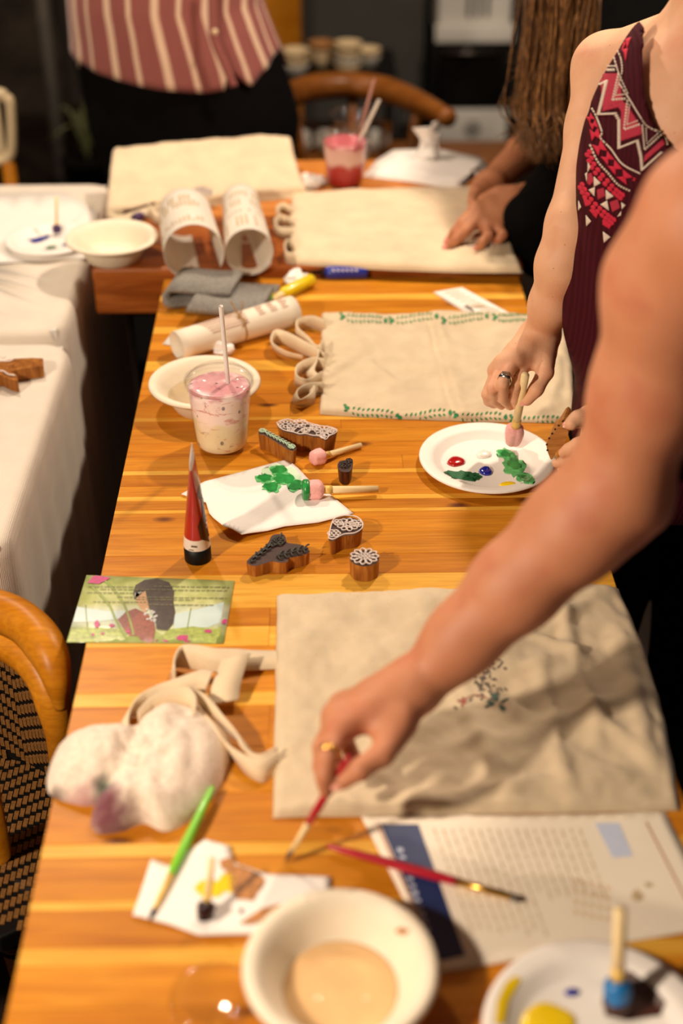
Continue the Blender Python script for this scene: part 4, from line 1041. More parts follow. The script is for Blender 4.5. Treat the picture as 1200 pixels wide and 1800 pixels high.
def plate(c, label, r=.1, h=.016, m='pulp_w'):
    t = thing('paper_plate', c, label, 'plate'); k = r / .1
    prof = [(0, 0), (.066, 0), (.070, .002), (.078, .009), (.086, .0125), (.096, .0145), (.0995, .0135), (.1, .0145), (.099, .0165), (.095, .0172), (.0865, .0155), (.084, .0152), (.080, .0135), (.0775, .0118), (.0688, .0042), (.0655, .0025), (0, .0025)]
    o = put('plate', *lathe([(a * k, b * h / .0172) for a, b in prof], c, 72), M[m], t); return t, o
p1, p1o = plate(P(855, 817), 'white paper plate with red, blue, green and yellow paint beside the green-bordered bag')
cP = crop(560, 700, 2.727)
zp = TZ + .0026
def pblob(t, nm, pts, h, m, z=zp, n=26, pw=.5):
    put(nm, *dome([tuple(P(a, b, z).xy) for a, b in closed_spline(pts, n)], h, z - .0006, rings=6, nz=.15, pw=pw), m, t)
pblob(p1, 'red_blob', cP([(612, 312), (630, 285), (665, 280), (700, 295), (700, 316), (665, 328), (640, 328)]), .006, M['red'])
pblob(p1, 'blue_blob', cP([(764, 350), (785, 330), (815, 330), (834, 350), (825, 368), (790, 370)]), .006, M['blue'])
pblob(p1, 'yellow_blob', cP([(862, 418), (885, 402), (925, 400), (950, 412), (920, 420)]), .003, M['yellow'])
pblob(p1, 'white_blob', cP([(755, 265), (790, 250), (825, 262), (825, 282), (790, 290), (758, 285)]), .006, M['white_paint'])
def splat(cx, cy, rx, ry, rot=0, n=26, wob=.22): return ell(cx, cy, rx, ry, n, wob, rot)
decals('green_smear', [cP(splat(690, 372, 86, 22, .12)), cP(splat(745, 378, 34, 18))], [p1o], M['green_d'], p1o, .0008, 8)
decals('green_wash', [cP(splat(900, 270, 54, 26, .3)), cP(splat(935, 328, 56, 46, .5)), cP(splat(990, 385, 48, 26, .2))], [p1o], M['green_l'], p1o, .0006, 8)
decals('green_dab', [cP(splat(890, 266, 30, 14, .3)), cP(splat(938, 320, 34, 24, .5)), cP(splat(988, 386, 30, 14, .2))], [p1o], M['green'], p1o, .001, 8)

p2, p2o = plate(P(1050, 1836), 'white paper plate with yellow and brown paint and a blue-tipped dauber', r=.102)
pblob(p2, 'yellow_blob', [(918, 1782), (950, 1760), (985, 1768), (1015, 1790), (1000, 1830), (940, 1832), (915, 1810)], .004, M['yellow'])
decal('yellow_rim_smear', [[(905, 1716), (915, 1722), (893, 1760), (884, 1800), (868, 1802), (873, 1760), (888, 1728)]], [p2o], M['yellow'], p2o, .001, 8)
pblob(p2, 'blue_blob', [(990, 1744), (1004, 1736), (1020, 1741), (1016, 1750), (998, 1751)], .003, M['blue'])
decal('brown_smear', [[(1062, 1760), (1080, 1728), (1105, 1706), (1140, 1728), (1170, 1762), (1160, 1786), (1100, 1796), (1062, 1786)]], [p2o], M['brown_p'], p2o, .0014, 8)
p3, p3o = plate(P(88, 430, CZ + .004), 'white paper plate smeared with blue and green on the white tablecloth', r=.088)
cF = crop(0, 280, 3.75)
decals('blue_smear', [cF([(172, 522), (200, 530), (260, 515), (330, 500), (325, 520), (270, 545), (220, 555)]), cF(ell(425, 567, 16, 8))], [p3o], M['blue'], p3o, .001, 5)
decal('green_smear', [cF([(290, 595), (320, 575), (365, 572), (378, 585), (340, 595)])], [p3o], M['green_d'], p3o, .001, 5)

def cup(c, label, cols, h=.112, rb=.036, rt=.0475, fill=.93, straw=None, lid=True, empty=False, strawm='straw'):
    t = thing('plastic_cup', c, label, 'cup')
    w = lambda z: rb + (rt - rb) * (z / h) ** .8
    prof = [(0, .003), (rb * .8, .003), (rb * .93, .0), (rb, .006)] + [(w(h * q / 10), h * q / 10) for q in range(1, 11)] + [(rt + .0022, h), (rt + .0022, h + .003), (rt - .0005, h + .003)]
    put('cup_wall', *lathe(prof, c, 56), M['clear'], t)
    if not empty:
        top = h * fill
        put('drink', *lathe([(0, .005), (rb * .8, .005), (rb * .95, .008)] + [(w(top * q / 10) - .0012, max(.01, top * q / 10)) for q in range(1, 11)] + [(w(top) * .86, top + .003), (w(top) * .5, top + .0045), (0, top + .004)], c, 56), cols, t)
    if lid:
        put('lid', *lathe([(rt + .0005, h - .003), (rt + .0035, h - .003), (rt + .004, h + .0045), (rt + .001, h + .006), (rt - .003, h + .006), (rt - .006, h + .012), (rt - .010, h + .016), (rt - .02, h + .0168), (.008, h + .0168), (.007, h + .0155)], c, 56), M['clear'], t)
    if straw:
        a, b = straw; V, F = tube([a, b], .0034, 14, caps=False); put('straw', V, F, M[strawm], t)
    return t
def swirl(name, base, deep, pale, dark=None, lay=0.):
    k = NT(name); v = k.mapping((1, 1, .8)); sx = k.n('ShaderNodeSeparateXYZ'); k.l(v, sx.inputs[0])
    n = k.noise(k.mapping((14, 14, 38)), 1.6, 5, .6, 1.2)
    c = k.ramp(n, [(.36, lin(pale)), (.5, lin(base)), (.585, lin(base)), (.63, lin(deep)), (.68, lin(base))])
    n2 = k.noise(k.mapping((1, 1, 1)), 26, 2); c = k.mix(k.ramp(n2, [(.45, (0, 0, 0, 1)), (.6, (.8, .8, .8, 1))]), c, lin(pale))
    if dark:
        vo = k.n('ShaderNodeTexVoronoi'); vo.inputs['Scale'].default_value = 52; k.l(k.mapping((1, 1, .7)), vo.inputs['Vector'])
        c = k.mix(k.ramp(vo.outputs['Distance'], [(.10, (.8, .8, .8, 1)), (.16, (0, 0, 0, 1))]), c, lin(dark))
    k.color(c); k.rough(.3); k.b.inputs['Subsurface Weight'].default_value = .2; k.b.inputs['Subsurface Scale'].default_value = .01; return k
sm = swirl('berry_smoothie', (222, 180, 158), (176, 66, 62), (232, 214, 186), (104, 74, 76)).m
cb = P(391, 786)
# pink yoghurt upper layer shares the swirl through height
k = NT('layered_smoothie'); v = k.mapping((1, 1, 1)); sx = k.n('ShaderNodeSeparateXYZ'); k.l(v, sx.inputs[0])
wob = k.noise(v, 30, 3); add = k.n('ShaderNodeMath', operation='MULTIPLY_ADD'); k.l(wob, add.inputs[0]); add.inputs[1].default_value = .06; k.l(sx.outputs[2], add.inputs[2])
mr = k.n('ShaderNodeMapRange'); mr.inputs['From Min'].default_value = TZ + .03; mr.inputs['From Max'].default_value = TZ + .145; k.l(add.outputs[0], mr.inputs['Value'])
lay = k.ramp(mr.outputs[0], [(.0, lin((244, 234, 200))), (.40, lin((236, 220, 180))), (.52, lin((252, 232, 222))), (.85, lin((252, 228, 222))), (.93, lin((222, 168, 172))), (1, lin((214, 150, 156)))])
n = k.noise(k.mapping((10, 10, 34)), 1.7, 5, .6, 1.5)
c = k.mix(k.ramp(n, [(.60, (0, 0, 0, 1)), (.66, (.7, .7, .7, 1)), (.70, (0, 0, 0, 1))]), lay, lin((204, 96, 80)))
n3 = k.noise(k.mapping((20, 20, 20)), 3, 5, .7, 1); c = k.mix(k.ramp(n3, [(.6, (0, 0, 0, 1)), (.7, (.7, .7, .7, 1))]), c, lin((150, 64, 84)))
vo = k.n('ShaderNodeTexVoronoi'); vo.inputs['Scale'].default_value = 48; k.l(k.mapping((1, 1, .7)), vo.inputs['Vector'])
c = k.mix(k.ramp(vo.outputs['Distance'], [(.1, (.8, .8, .8, 1)), (.15, (0, 0, 0, 1))]), c, lin((112, 92, 92)))
k.color(c); k.rough(.35); k.b.inputs['Subsurface Weight'].default_value = .15; k.b.inputs['Subsurface Scale'].default_value = .008
cup(cb, 'plastic cup of pink layered smoothie with a white straw on the cedar table', k.m, straw=(cb + Vector((.014, .012, .06)), P(388, 538, TZ + .245)))
k = NT('red_drink'); v = k.mapping((1, 1, 1)); sx = k.n('ShaderNodeSeparateXYZ'); k.l(v, sx.inputs[0])
wob = k.noise(v, 24, 3); add = k.n('ShaderNodeMath', operation='MULTIPLY_ADD'); k.l(wob, add.inputs[0]); add.inputs[1].default_value = .05; k.l(sx.outputs[2], add.inputs[2])
mr = k.n('ShaderNodeMapRange'); mr.inputs['From Min'].default_value = SZ + .03; mr.inputs['From Max'].default_value = SZ + .12; k.l(add.outputs[0], mr.inputs['Value'])
k.color(k.ramp(mr.outputs[0], [(0, lin((150, 24, 26))), (.5, lin((176, 34, 36))), (.62, lin((226, 190, 180))), (.9, lin((224, 178, 172))), (1, lin((190, 96, 104)))])); k.rough(.3)
c1 = P(606, 326, SZ)
cup(c1, 'plastic cup of red and white drink with a straw on the slab table', k.m, h=.104, straw=(c1 + Vector((.01, .01, .05)), P(666, 176, SZ + .2)))
c2 = P(622, 300, SZ) + Vector((-.005, .03, 0))
cup(c2, 'empty clear plastic cup with a pinkish straw behind the red drink', None, h=.112, empty=True, lid=True, straw=(c2 + Vector((.0, 0, .01)), P(658, 138, SZ + .22)), strawm='straw_p')
# clear lid lying near the rinse bowl
tag(put('clear_lid', *lathe([(.0, .003), (.026, .003), (.030, .005), (.034, .005), (.037, .002), (.039, 0), (.036, 0), (.033, .0035), (.031, .0035), (.027, .0015), (0, .0015)], P(372, 1752), 40), M['clear']), 'shallow clear plastic lid lying beside the rinse water bowl', 'dish')

# ================================================================ paint tubes and bottles
def squeeze_tube(base, h, r, top_w, d, label):
    t = thing('paint_tube', base, label, 'tube'); d = Vector(d).normalized(); e = Vector((-d.y, d.x, 0)); n = 40; rows = 24
    ch = h * .135
    put('cap', *lathe([(0, 0), (r * .98, 0), (r, .001), (r, ch), (r * .9, ch + .0005), (0, ch + .0005)], base, 40), M['black'], t)
    V, F, fm = [], [], []
    for i in range(rows + 1):
        s = i / rows; z = ch + (h - ch) * s; a = r * .97 * (1 - s) ** .8 + .0006; b = r * .97 + (top_w - r * .97) * s
        for k2 in range(n):
            an = 2 * math.pi * k2 / n; V.append(base + d * b * math.cos(an) + e * a * math.sin(an) + Vector((.002 * s * math.sin(3 * s), 0, z)))
    for i in range(rows):
        for k2 in range(n):
            q = (k2 + 1) % n; F.append((i * n + k2, i * n + q, (i + 1) * n + q, (i + 1) * n + k2))
            s = (i + .5) / rows; an = 360 * k2 / n
            fm.append(1 if .0 <= s < .13 else (2 if s > .93 else 0))
    F.append(tuple(range(rows * n, rows * n + n))); fm.append(2)
    o = put('tube_body', V, F, None, t, mats=[M['tube_red'], M['label_w'], M['silver_pl']], fm=fm); return t, o
M['tube_red'] = mat('red_tube', (170, 22, 28), .3, .08, coat=.4); M['label_w'] = mat('label_white', (232, 220, 208), .4, .03); M['silver_pl'] = mat('pale_tube_end', (206, 196, 188), .35, .05)
tb1, tbo = squeeze_tube(P(348, 981), .163, .0178, .026, (-.02, 1, 0), 'red paint tube standing on its black cap')
decals('picture', [[(352, 868), (360, 860), (370, 900), (374, 930), (368, 952), (352, 948), (347, 925), (356, 905)], [(346, 872), (350, 850), (354, 880)]], [tbo], mat('tube_artwork', (56, 16, 18), .3, .3, 200), tb1, .0006, 6)
decals('green_leaf', [[(352, 872), (358, 866), (364, 888), (360, 892)], [(356, 892), (362, 886), (366, 902)]], [tbo], M['green_d'], tb1, .0009, 6)
decal('label_text', stroke([(336, 960), (346, 961)], 3) + stroke([(332, 966), (340, 967)], 1.5), [tbo], M['ink'], tb1, .0006, 6)

def bottle(a, b, r, m, label, neck_m, capm=None, tip=.03):
    """squeeze bottle lying from base b to nozzle a"""
    t = thing('paint_bottle', b.lerp(a, .5) - Vector((0, 0, r)), label, 'bottle'); ax = (a - b); L = ax.length; ax.normalize()
    body = L - tip
    put('body', *lathe([(0, 0), (r * .9, 0), (r, .003), (r, body - .008), (r * .8, body - .002), (r * .55, body), (0, body)], b, 28, ax), m, t)
    put('nozzle', *lathe([(r * .6, body - .002), (r * .62, body + .006), (r * .4, body + .009), (r * .25, body + tip * .9), (0, body + tip)], b, 20, ax), neck_m, t)
    return t
M['blue_b'] = mat('blue_bottle', (24, 48, 160), .3, .06, coat=.3); M['yel_b'] = mat('yellow_bottle', (232, 200, 18), .3, .1, coat=.3)
a, b = P(545, 489), P(645, 488)
a.z = b.z = TZ + .0115
bl = bottle(a, b, .0115, M['blue_b'], 'blue paint bottle lying against the slab table', M['clear_blue'], tip=.028)
decal('white_lettering', [q for i in range(6) for q in stroke([(584 + i * 8, 473), (588 + i * 8, 477)], 2.5)] , [o for o in bl.children], M['label_w'], bl, .0005, 6)
a, b = P(478, 536), P(548, 503); a.z = TZ + .010; b.z = TZ + .0125
yb = bottle(a, b, .0125, M['yel_b'], 'yellow paint bottle lying beside the grey cloth', M['stick'], tip=.026)
decal('dark_lettering', [q for i in range(9) for q in stroke([(512 + i * 3.6, 521 - i * 1.9), (514 + i * 3.6, 516 - i * 1.9)], 1.5)], list(yb.children), mat('label_olive', (140, 120, 20), .5), yb, .0005, 6)
a, b = P(486, 521), P(448, 548); a.z = TZ + .006; b.z = TZ + .008
gb = bottle(a, b, .009, mat('green_bottle', (60, 168, 40), .35), 'small green paint tube half hidden under the grey cloth', M['yel_b'], tip=.02)
# purple-capped tube and dark brush under the far left bag
a, b = P(236, 392, SZ), P(262, 380, SZ); a.z = b.z = SZ + .009
bottle(b, a, .009, M['purple'], 'purple paint bottle by the far tote bag strap', M['white_plastic'], tip=.02)
tag(put('pencil', *tube([P(196, 380, SZ + .01), P(272, 357, SZ + .022)], [.0035, .0028], 8), M['stamp_d']), 'dark thin pencil poking from the propped tote bag', 'pencil')

# ================================================================ carved printing blocks
M['inked'] = mat('ink_darkened_wood', (58, 30, 24), .55, .25, 200)
def stamp(label, outline, h, m, pattern=None, pm=None, taper=.97, z0=TZ, n=48, smooth_outline=True, inked=True):
    o = closed_spline(outline, n) if smooth_outline else outline
    xy = [tuple(P(a, b, z0 + h).xy) for a, b in o]; cx = sum(p[0] for p in xy) / len(xy); cy = sum(p[1] for p in xy) / len(xy)
    t = thing('printing_block', (cx, cy, z0), label, 'stamp')
    vv, ff = prism(xy, z0, z0 + h - .003, .0008, taper); zt_ = z0 + h - .0035
    put('wood_block', vv, ff, None, t, False, mats=[m, M['inked']], fm=[1 if inked and all(vv[i].z > zt_ for i in f) else 0 for f in ff])
    if pattern:
        V, F = [], []
        for line, w in pattern:
            pts = [P(a, b, z0 + h - .0008) for a, b in line]
            v, f = tube(pts, [w] * len(pts), 6, max(6, 4 * len(pts))); bb = len(V); V += v; F += [tuple(i + bb for i in q) for q in f]
        put('carved_relief', V, F, pm, t)
    return t
def petals(cx, cy, r, n, sq=.55, r0=.3, ph=0):
    L = []
    for i in range(n):
        a = ph + 2 * math.pi * i / n; c, s = math.cos(a), math.sin(a); d = .42 * 2 * math.pi / n * r
        f = lambda u, v: (cx + (u * c - v * s), cy + (u * s + v * c) * sq)
        L.append([f(r * r0, 0), f(r * .65, d), f(r, 0), f(r * .65, -d), f(r * r0, 0)])
    return L
def leafline(x0, y0, x1, y1, n, w, curve=0):
    L = [[(x0 + (x1 - x0) * i / 6 , y0 + (y1 - y0) * i / 6 + curve * math.sin(math.pi * i / 6)) for i in range(7)]]
    for i in range(n):
        s = (i + .3) / n; x, y = x0 + (x1 - x0) * s, y0 + (y1 - y0) * s + curve * math.sin(math.pi * s); dx, dy = (x1 - x0) / n, (y1 - y0) / n
        for sg in (-1, 1): L.append([(x, y), (x + dx * .4 + sg * -dy * .5, y + dy * .4 - w * sg * .9), (x + dx * .9, y + dy * .9 - sg * w)])
    return L
RW = mat('white_inked_relief', (226, 210, 202), .6, .06, 400); RG = mat('green_white_relief', (186, 214, 182), .6, .2, 500); RD = mat('dark_carved_relief', (50, 26, 22), .4, .2)
c6p = lambda pts: c6(pts)
crest = c6([(215, 105), (260, 85), (310, 78), (370, 95), (430, 88), (470, 105), (560, 130), (640, 140), (700, 163), (690, 188), (640, 212), (610, 240), (560, 214), (500, 207), (450, 194), (400, 197), (350, 182), (280, 167), (235, 142)])
pat = [(crest + crest[:1], .0008)]
for cx, cy, r, n in ((285, 118, 58, 8), (400, 110, 62, 8), (600, 175, 80, 10), (600, 175, 42, 7), (450, 165, 40, 7), (520, 140, 40, 7), (660, 170, 30, 6), (590, 218, 26, 6), (330, 158, 34, 7)):
    pat += [(c6(l), .0006) for l in petals(cx, cy, r, n)]
for l in ([(350, 170), (400, 130), (470, 118), (540, 140)], [(380, 185), (440, 150), (520, 150)], [(420, 190), (480, 165), (540, 170)]): pat.append((c6(l), .0007))
stamp('carved wooden stamp with white-inked floral crest beside the small leaf stamp', crest, .031, M['stamp'], pat, RW, .9)
strip = c6([(65, 168), (95, 148), (150, 162), (220, 197), (290, 240), (362, 280), (372, 303), (340, 320), (290, 302), (240, 272), (170, 228), (105, 190), (68, 186)])
pat = [(c6(l), .0006) for l in leafline(110, 172, 345, 298, 9, 17)] + [(c6(l), .0006) for l in petals(98, 168, 28, 6)] + [(c6(l), .0006) for l in petals(335, 298, 30, 6)]
stamp('narrow wooden stamp with green-inked leaf garland beside the floral crest stamp', strip, .028, M['stamp'], pat, RG, .94)
small = c6([(705, 432), (722, 402), (760, 394), (800, 388), (832, 400), (826, 450), (800, 488), (745, 490), (714, 464)])
stamp('tiny dark wooden stamp standing near the green-tipped dauber', small, .027, M['stamp_d'], [(c6(l), .0009) for l in petals(766, 442, 46, 7)] + [(c6(l), .0008) for l in petals(800, 410, 26, 5)], RD, .8)
bird = c72([(505, 997), (540, 965), (575, 940), (605, 910), (618, 882), (650, 874), (680, 880), (688, 912), (720, 918), (760, 925), (790, 945), (788, 962), (740, 978), (700, 985), (690, 1003), (650, 1006), (620, 1000), (580, 1012), (540, 1022), (510, 1012)])
pat = [(c72(l), .0012) for l in leafline(520, 1005, 660, 900, 6, 18)] + [(c72(l), .0012) for l in leafline(640, 985, 785, 948, 5, 16)] + [(c72(l), .0012) for l in petals(650, 915, 32, 6)]
stamp('bird-shaped dark carved stamp with traces of green ink', bird, .021, M['stamp'], pat, mat('dark_green_relief', (54, 50, 42), .5, .3, 90), .98)
corner = c72([(880, 902), (888, 860), (902, 818), (930, 803), (965, 798), (1010, 805), (1035, 830), (1032, 858), (1000, 878), (950, 884), (905, 906)])
pat = [(corner + corner[:1], .0009)] + [(c72(l), .0008) for cx, cy, r, n in ((970, 840, 52, 9), (970, 840, 26, 6), (905, 880, 30, 6), (1010, 835, 28, 6), (925, 830, 24, 6)) for l in petals(cx, cy, r, n)]
stamp('wooden stamp with white-inked leafy corner motif above the round flower stamp', corner, .026, M['stamp'], pat, RW, .92)
rnd_ = c72(ell(1045, 985, 68, 38, 20)); pat = [(c72(l), .0009) for l in petals(1045, 985, 66, 11, .56)] + [(c72(l), .0009) for l in petals(1045, 985, 26, 6, .56, .2)]
stamp('round wooden stamp with white-inked flower near the crumpled bag', rnd_, .028, M['stamp'], pat, RW, .97)
ws1 = cF([(-60, 1350), (20, 1315), (90, 1303), (200, 1297), (282, 1300), (286, 1350), (200, 1362), (120, 1372), (70, 1390), (112, 1410), (118, 1455), (60, 1440), (0, 1410), (-60, 1420)])
pat = [(cF([(-40, 1352), (0, 1330), (60, 1330), (90, 1315)]), .0012), (cF([(-40, 1400), (20, 1395), (50, 1415), (100, 1425)]), .0014), (cF([(0, 1300), (20, 1310), (38, 1300)]), .001)]
stamp('fishtail-shaped wooden stamp lying on the white tablecloth', ws1, .024, M['stamp'], pat, RW, .97, z0=CZ + .0018, smooth_outline=False, inked=False)

# ================================================================ brushes and daubers
def dauber(tip, end, label, rs=.0042, fr=.0125, fl=.026, headm='foam', tipm=None, stickm='stick', ridged=True):
    t = thing('foam_dauber', (tip.x, tip.y, min(tip.z, end.z) - fr * .5), label, 'brush'); ax = (end - tip); L = ax.length; ax.normalize()
    put('stick', *tube([tip + ax * fl * .7, end], rs, 14), M[stickm], t)
    put('collar', *lathe([(rs, fl * .9), (rs * 1.15, fl * .9), (rs * 1.15, fl * 1.35), (rs, fl * 1.35)], tip, 14, ax), M['collar'], t)
    n, rows = 48, 14; u, w, a = frame(ax); V, F = [], []
    for i in range(rows + 1):
        s = i / rows; rr = fr * min(1, (max(0.0, 1 - ((s - .6) / .4) ** 2.4 if s > .6 else 1)) ** .5 + .02) * (.84 + .16 * min(1, s * 2.2)) * (.93 if s == 0 else 1)
        for k2 in range(n):
            an = 2 * math.pi * k2 / n; rr2 = rr * (1 - (.12 * abs(math.cos(2 * an)) ** 8 if ridged else 0)); V.append(tip + a * fl * s + (u * math.cos(an) + w * math.sin(an)) * rr2)
    for i in range(rows):
        for k2 in range(n):
            q = (k2 + 1) % n; F.append((i * n + k2, i * n + q, (i + 1) * n + q, (i + 1) * n + k2))
    F += [tuple(range(n))[::-1], tuple(range(rows * n, rows * n + n))]
    put('foam_head', V, F, M[headm], t)
    if tipm: put('wet_tip', *lathe([(0, -.0012), (fr * .9, -.0012), (fr * 1.04, .0005), (fr * 1.04, .006), (fr * .98, .0075), (fr * .8, .008)], tip, 40, ax), M[tipm], t)
    return t
M['collar'] = mat('honey_glue', (236, 196, 104), .4, .05)
dauber(P(549, 806, TZ + .012), P(634, 783, TZ + .0045), 'small pink foam dauber lying beside the floral crest stamp', fr=.0125, fl=.022)
dauber(P(533, 861, TZ + .016), P(664, 860, TZ + .009), 'green-tipped pink foam dauber lying on the napkin', rs=.0052, fr=.0145, fl=.030, tipm='green')
dtip, dend = P(901, 776, TZ + .016), D(923, 659, 1.915)
dauber(dtip, dend, 'pink foam dauber held upright over the paint plate', rs=.0058, fr=.0145, fl=.037)
dauber(P(100, 410, CZ + .012), P(99, 345, CZ + .082), 'purple-tipped foam dauber standing on the blue-smeared plate', rs=.003, fr=.0095, fl=.018, headm='purple', ridged=False)
dauber(P(1084, 1768, TZ + .008), P(1090, 1598, TZ + .105), 'blue-tipped foam dauber standing in brown paint', rs=.0058, fr=.0125, fl=.030, headm='blue_m', tipm='brown_p', ridged=False)
dauber(P(360, 1612, TZ + .008), P(373, 1508, TZ + .052), 'thin pale stick dauber with a wine-black tip on the paint paper', rs=.0034, fr=.009, fl=.016, headm='blackred', ridged=False)
def brush(tip, end, label, hm, fm_, rh=.0035, fer=(.12, .3), bm_='ink', rt=.002):
    t = thing('paint_brush', (tip.x, tip.y, min(tip.z, end.z)), label, 'brush'); ax = end - tip; q = lambda s: tip + ax * s
    put('bristles', *tube([q(0), q(fer[0] * .5), q(fer[0])], [.0004, rt, rt], 10), M[bm_], t)
    put('ferrule', *tube([q(fer[0] * .95), q(fer[1])], [rt, rh * .95], 14), M[fm_], t)
    put('handle', *tube([q(fer[1]), q(fer[1] + (1 - fer[1]) * .25), q(.85), q(1)], [rh, rh * 1.25, rh, rh * .6], 14, 20), M[hm], t)
    return t
brush(P(262, 1618, TZ + .004), P(374, 1384, TZ + .012), 'lime green handled paintbrush lying from the rag to the paint paper', 'neon', 'collar', .0042, (.08, .32), 'blackred', .0026)
brush(P(918, 1582, TZ + .006), P(575, 1487, TZ + .008), 'dark red paintbrush with gold ferrule lying across the printed sheet', 'lacquer_red', 'gold', .0042, (.06, .33), 'ink', .0038)
hb_tip, hb_mid = P(500, 1516, TZ + .002), D(578, 1388, 1.328)
brush(hb_tip, hb_tip + (hb_mid - hb_tip) * 1.45, 'red paintbrush with tan ferrule held in the nearest hand', 'lacquer_red', 'stick', .0036, (.13, .38), 'gunmetal', .0026)

# ================================================================ cloths
g = thing('microfibre_cloth', P(375, 520), 'folded grey microfibre cloth at the corner of the cedar table', 'cloth')
dv = Vector((.02, .095, 0))
def XZ(px, py, Y): return PY(px, py, Y)
Yg = 2.30
gp_ = [P(470, 545, TZ + .006), P(440, 552, TZ + .005), P(390, 552, TZ + .005), P(330, 551, TZ + .006), P(296, 546, TZ + .010), P(287, 530, TZ + .022), P(296, 513, TZ + .034), P(320, 503, TZ + .040), P(360, 516, TZ + .032), P(404, 519, TZ + .028)]
gp_ = [Vector((p.x, 2.245 + .006 * i % .02, p.z)) for i, p in enumerate(gp_)]
put('folded_layer', *ribbon([p + dv / 2 for p in gp_], [dv] * len(gp_), .008, 80), M['grey_towel'], g)
g2 = [p + Vector((.008, .02, .012)) for p in gp_[5:]] 
put('upper_fold', *ribbon([P(462, 540, TZ + .02) + dv * .4, P(430, 545, TZ + .016) + dv * .4, P(380, 545, TZ + .018) + dv * .4, P(330, 540, TZ + .03) + dv * .4], [dv * 1.0] * 4, .010, 30), M['grey_towel'], g)

k = NT('stained_terry'); v = k.mapping((1, 1, 1)); base = k.ramp(k.noise(v, 200, 3), [(.3, lin((226, 206, 184))), (.7, lin((246, 230, 212)))])
vflat = k.mapping((1, 1, 0))
def spot(p, rad, col, c, seed):
    d = k.n('ShaderNodeVectorMath', operation='DISTANCE'); k.l(vflat, d.inputs[0]); d.inputs[1].default_value = (p.x, p.y, 0); rad *= .95
    nn = k.noise(v, 55, 4); m_ = k.n('ShaderNodeMath', operation='MULTIPLY_ADD'); k.l(nn, m_.inputs[0]); m_.inputs[1].default_value = rad * 1.1; k.l(d.outputs['Value'], m_.inputs[2])
    mr_ = k.n('ShaderNodeMapRange'); mr_.inputs['From Min'].default_value = rad * .95; mr_.inputs['From Max'].default_value = rad * 1.75; mr_.inputs['To Min'].default_value = .92; mr_.inputs['To Max'].default_value = 0; k.l(d.outputs['Value'], mr_.inputs['Value']); k.l(m_.outputs[0], mr_.inputs['Value'])
    return k.mix(mr_.outputs[0], c, lin(col))
c = spot(P(160, 1375, TZ + .05), .03, (196, 150, 146), base, 1); c = spot(P(178, 1352, TZ + .05), .014, (70, 92, 76), c, 2); c = spot(P(180, 1400, TZ + .03), .022, (120, 66, 76), c, 3)
c = spot(P(195, 1450, TZ + .015), .034, (112, 56, 66), c, 4); c = spot(P(90, 1390, TZ + .02), .016, (74, 38, 44), c, 5); c = spot(P(130, 1405, TZ + .02), .022, (186, 136, 136), c, 6)
k.color(c); k.rough(.95); k.bump(k.noise(v, 420, 3), .0012); k.b.inputs['Sheen Weight'].default_value = .3
rag = thing('paint_rag', P(240, 1370), 'white terry rag stained with purple and green paint', 'cloth')
out = [(86, 1395), (92, 1340), (125, 1300), (190, 1285), (236, 1292), (268, 1262), (310, 1246), (362, 1262), (402, 1296), (404, 1336), (376, 1400), (330, 1444), (290, 1462), (252, 1448), (214, 1462), (172, 1466), (160, 1444), (182, 1418), (140, 1416)]
xy = [tuple(P(a, b).xy) for a, b in closed_spline(out, 110)]
cx = sum(p[0] for p in xy) / len(xy); cy = sum(p[1] for p in xy) / len(xy); V, F = [], []; rings, n = 26, len(xy)
rcA, rcB = P(170, 1350).xy, P(320, 1350).xy
for i in range(rings + 1):
    s = 1 - i / (rings + .5)
    for x, y in xy:
        X, Y = cx + (x - cx) * s, cy + (y - cy) * s; e = (1 - s ** 2.2) ** .75
        val = math.exp(-((X - (rcA.x + rcB.x) / 2 + .012 - .3 * (Y - cy)) / .016) ** 2)
        h = .046 * e * (1 - .28 * val * min(1, e * 1.2)) + .016 * e * nz(X, Y, 14, 3) + .011 * e * (abs(nz(X, Y, 26, 4)) - .25) + .004 * e * nz(X, Y, 70, 6) + .0022 * nz(X, Y, 170, 5) * e
        V.append((X, Y, TZ + max(.0006, .003 + h)))
for i in range(rings):
    for k2 in range(n):
        q = (k2 + 1) % n; F.append((i * n + k2, i * n + q, (i + 1) * n + q, (i + 1) * n + k2))
F.append(tuple(range(rings * n, rings * n + n)))
b0 = len(V); V += [(x, y, TZ + .0004) for x, y in xy]; F += [(k2, b0 + k2, b0 + (k2 + 1) % n, (k2 + 1) % n) for k2 in range(n)]; F.append(tuple(range(b0, b0 + n)))
put('terry_cloth', V, F, k.m, rag)
# ================================================================ people
def skin_mat(name, a, b, c, freck=.0):
    k = NT(name); v = k.mapping((1, 1, 1)); n = k.noise(v, 18, 4)
    cc = k.ramp(n, [(.3, lin(a)), (.52, lin(b)), (.72, lin(c))])
    if freck:
        f = k.n('ShaderNodeTexVoronoi'); f.inputs['Scale'].default_value = 62; k.l(v, f.inputs['Vector'])
        cc = k.mix(k.ramp(f.outputs['Distance'], [(.03, (freck,) * 3 + (1,)), (.075, (0, 0, 0, 1))]), cc, lin((150, 88, 52)))
    k.color(cc); k.rough(.58); k.b.inputs['Subsurface Weight'].default_value = .18; k.b.inputs['Subsurface Radius'].default_value = (1, .35, .2); k.b.inputs['Subsurface Scale'].default_value = .006
    k.bump(k.noise(v, 500, 2), .0003); return k.m
M['skin_a'] = skin_mat('fair_skin', (222, 166, 128), (230, 178, 142), (224, 160, 126), .7)
M['skin_b'] = skin_mat('warm_skin', (190, 124, 88), (198, 132, 96), (188, 114, 82))
M['skin_c'] = skin_mat('tan_skin', (180, 116, 80), (190, 126, 88), (178, 110, 78))
M['nail'] = mat('pink_nail', (228, 164, 146), .25, .05)
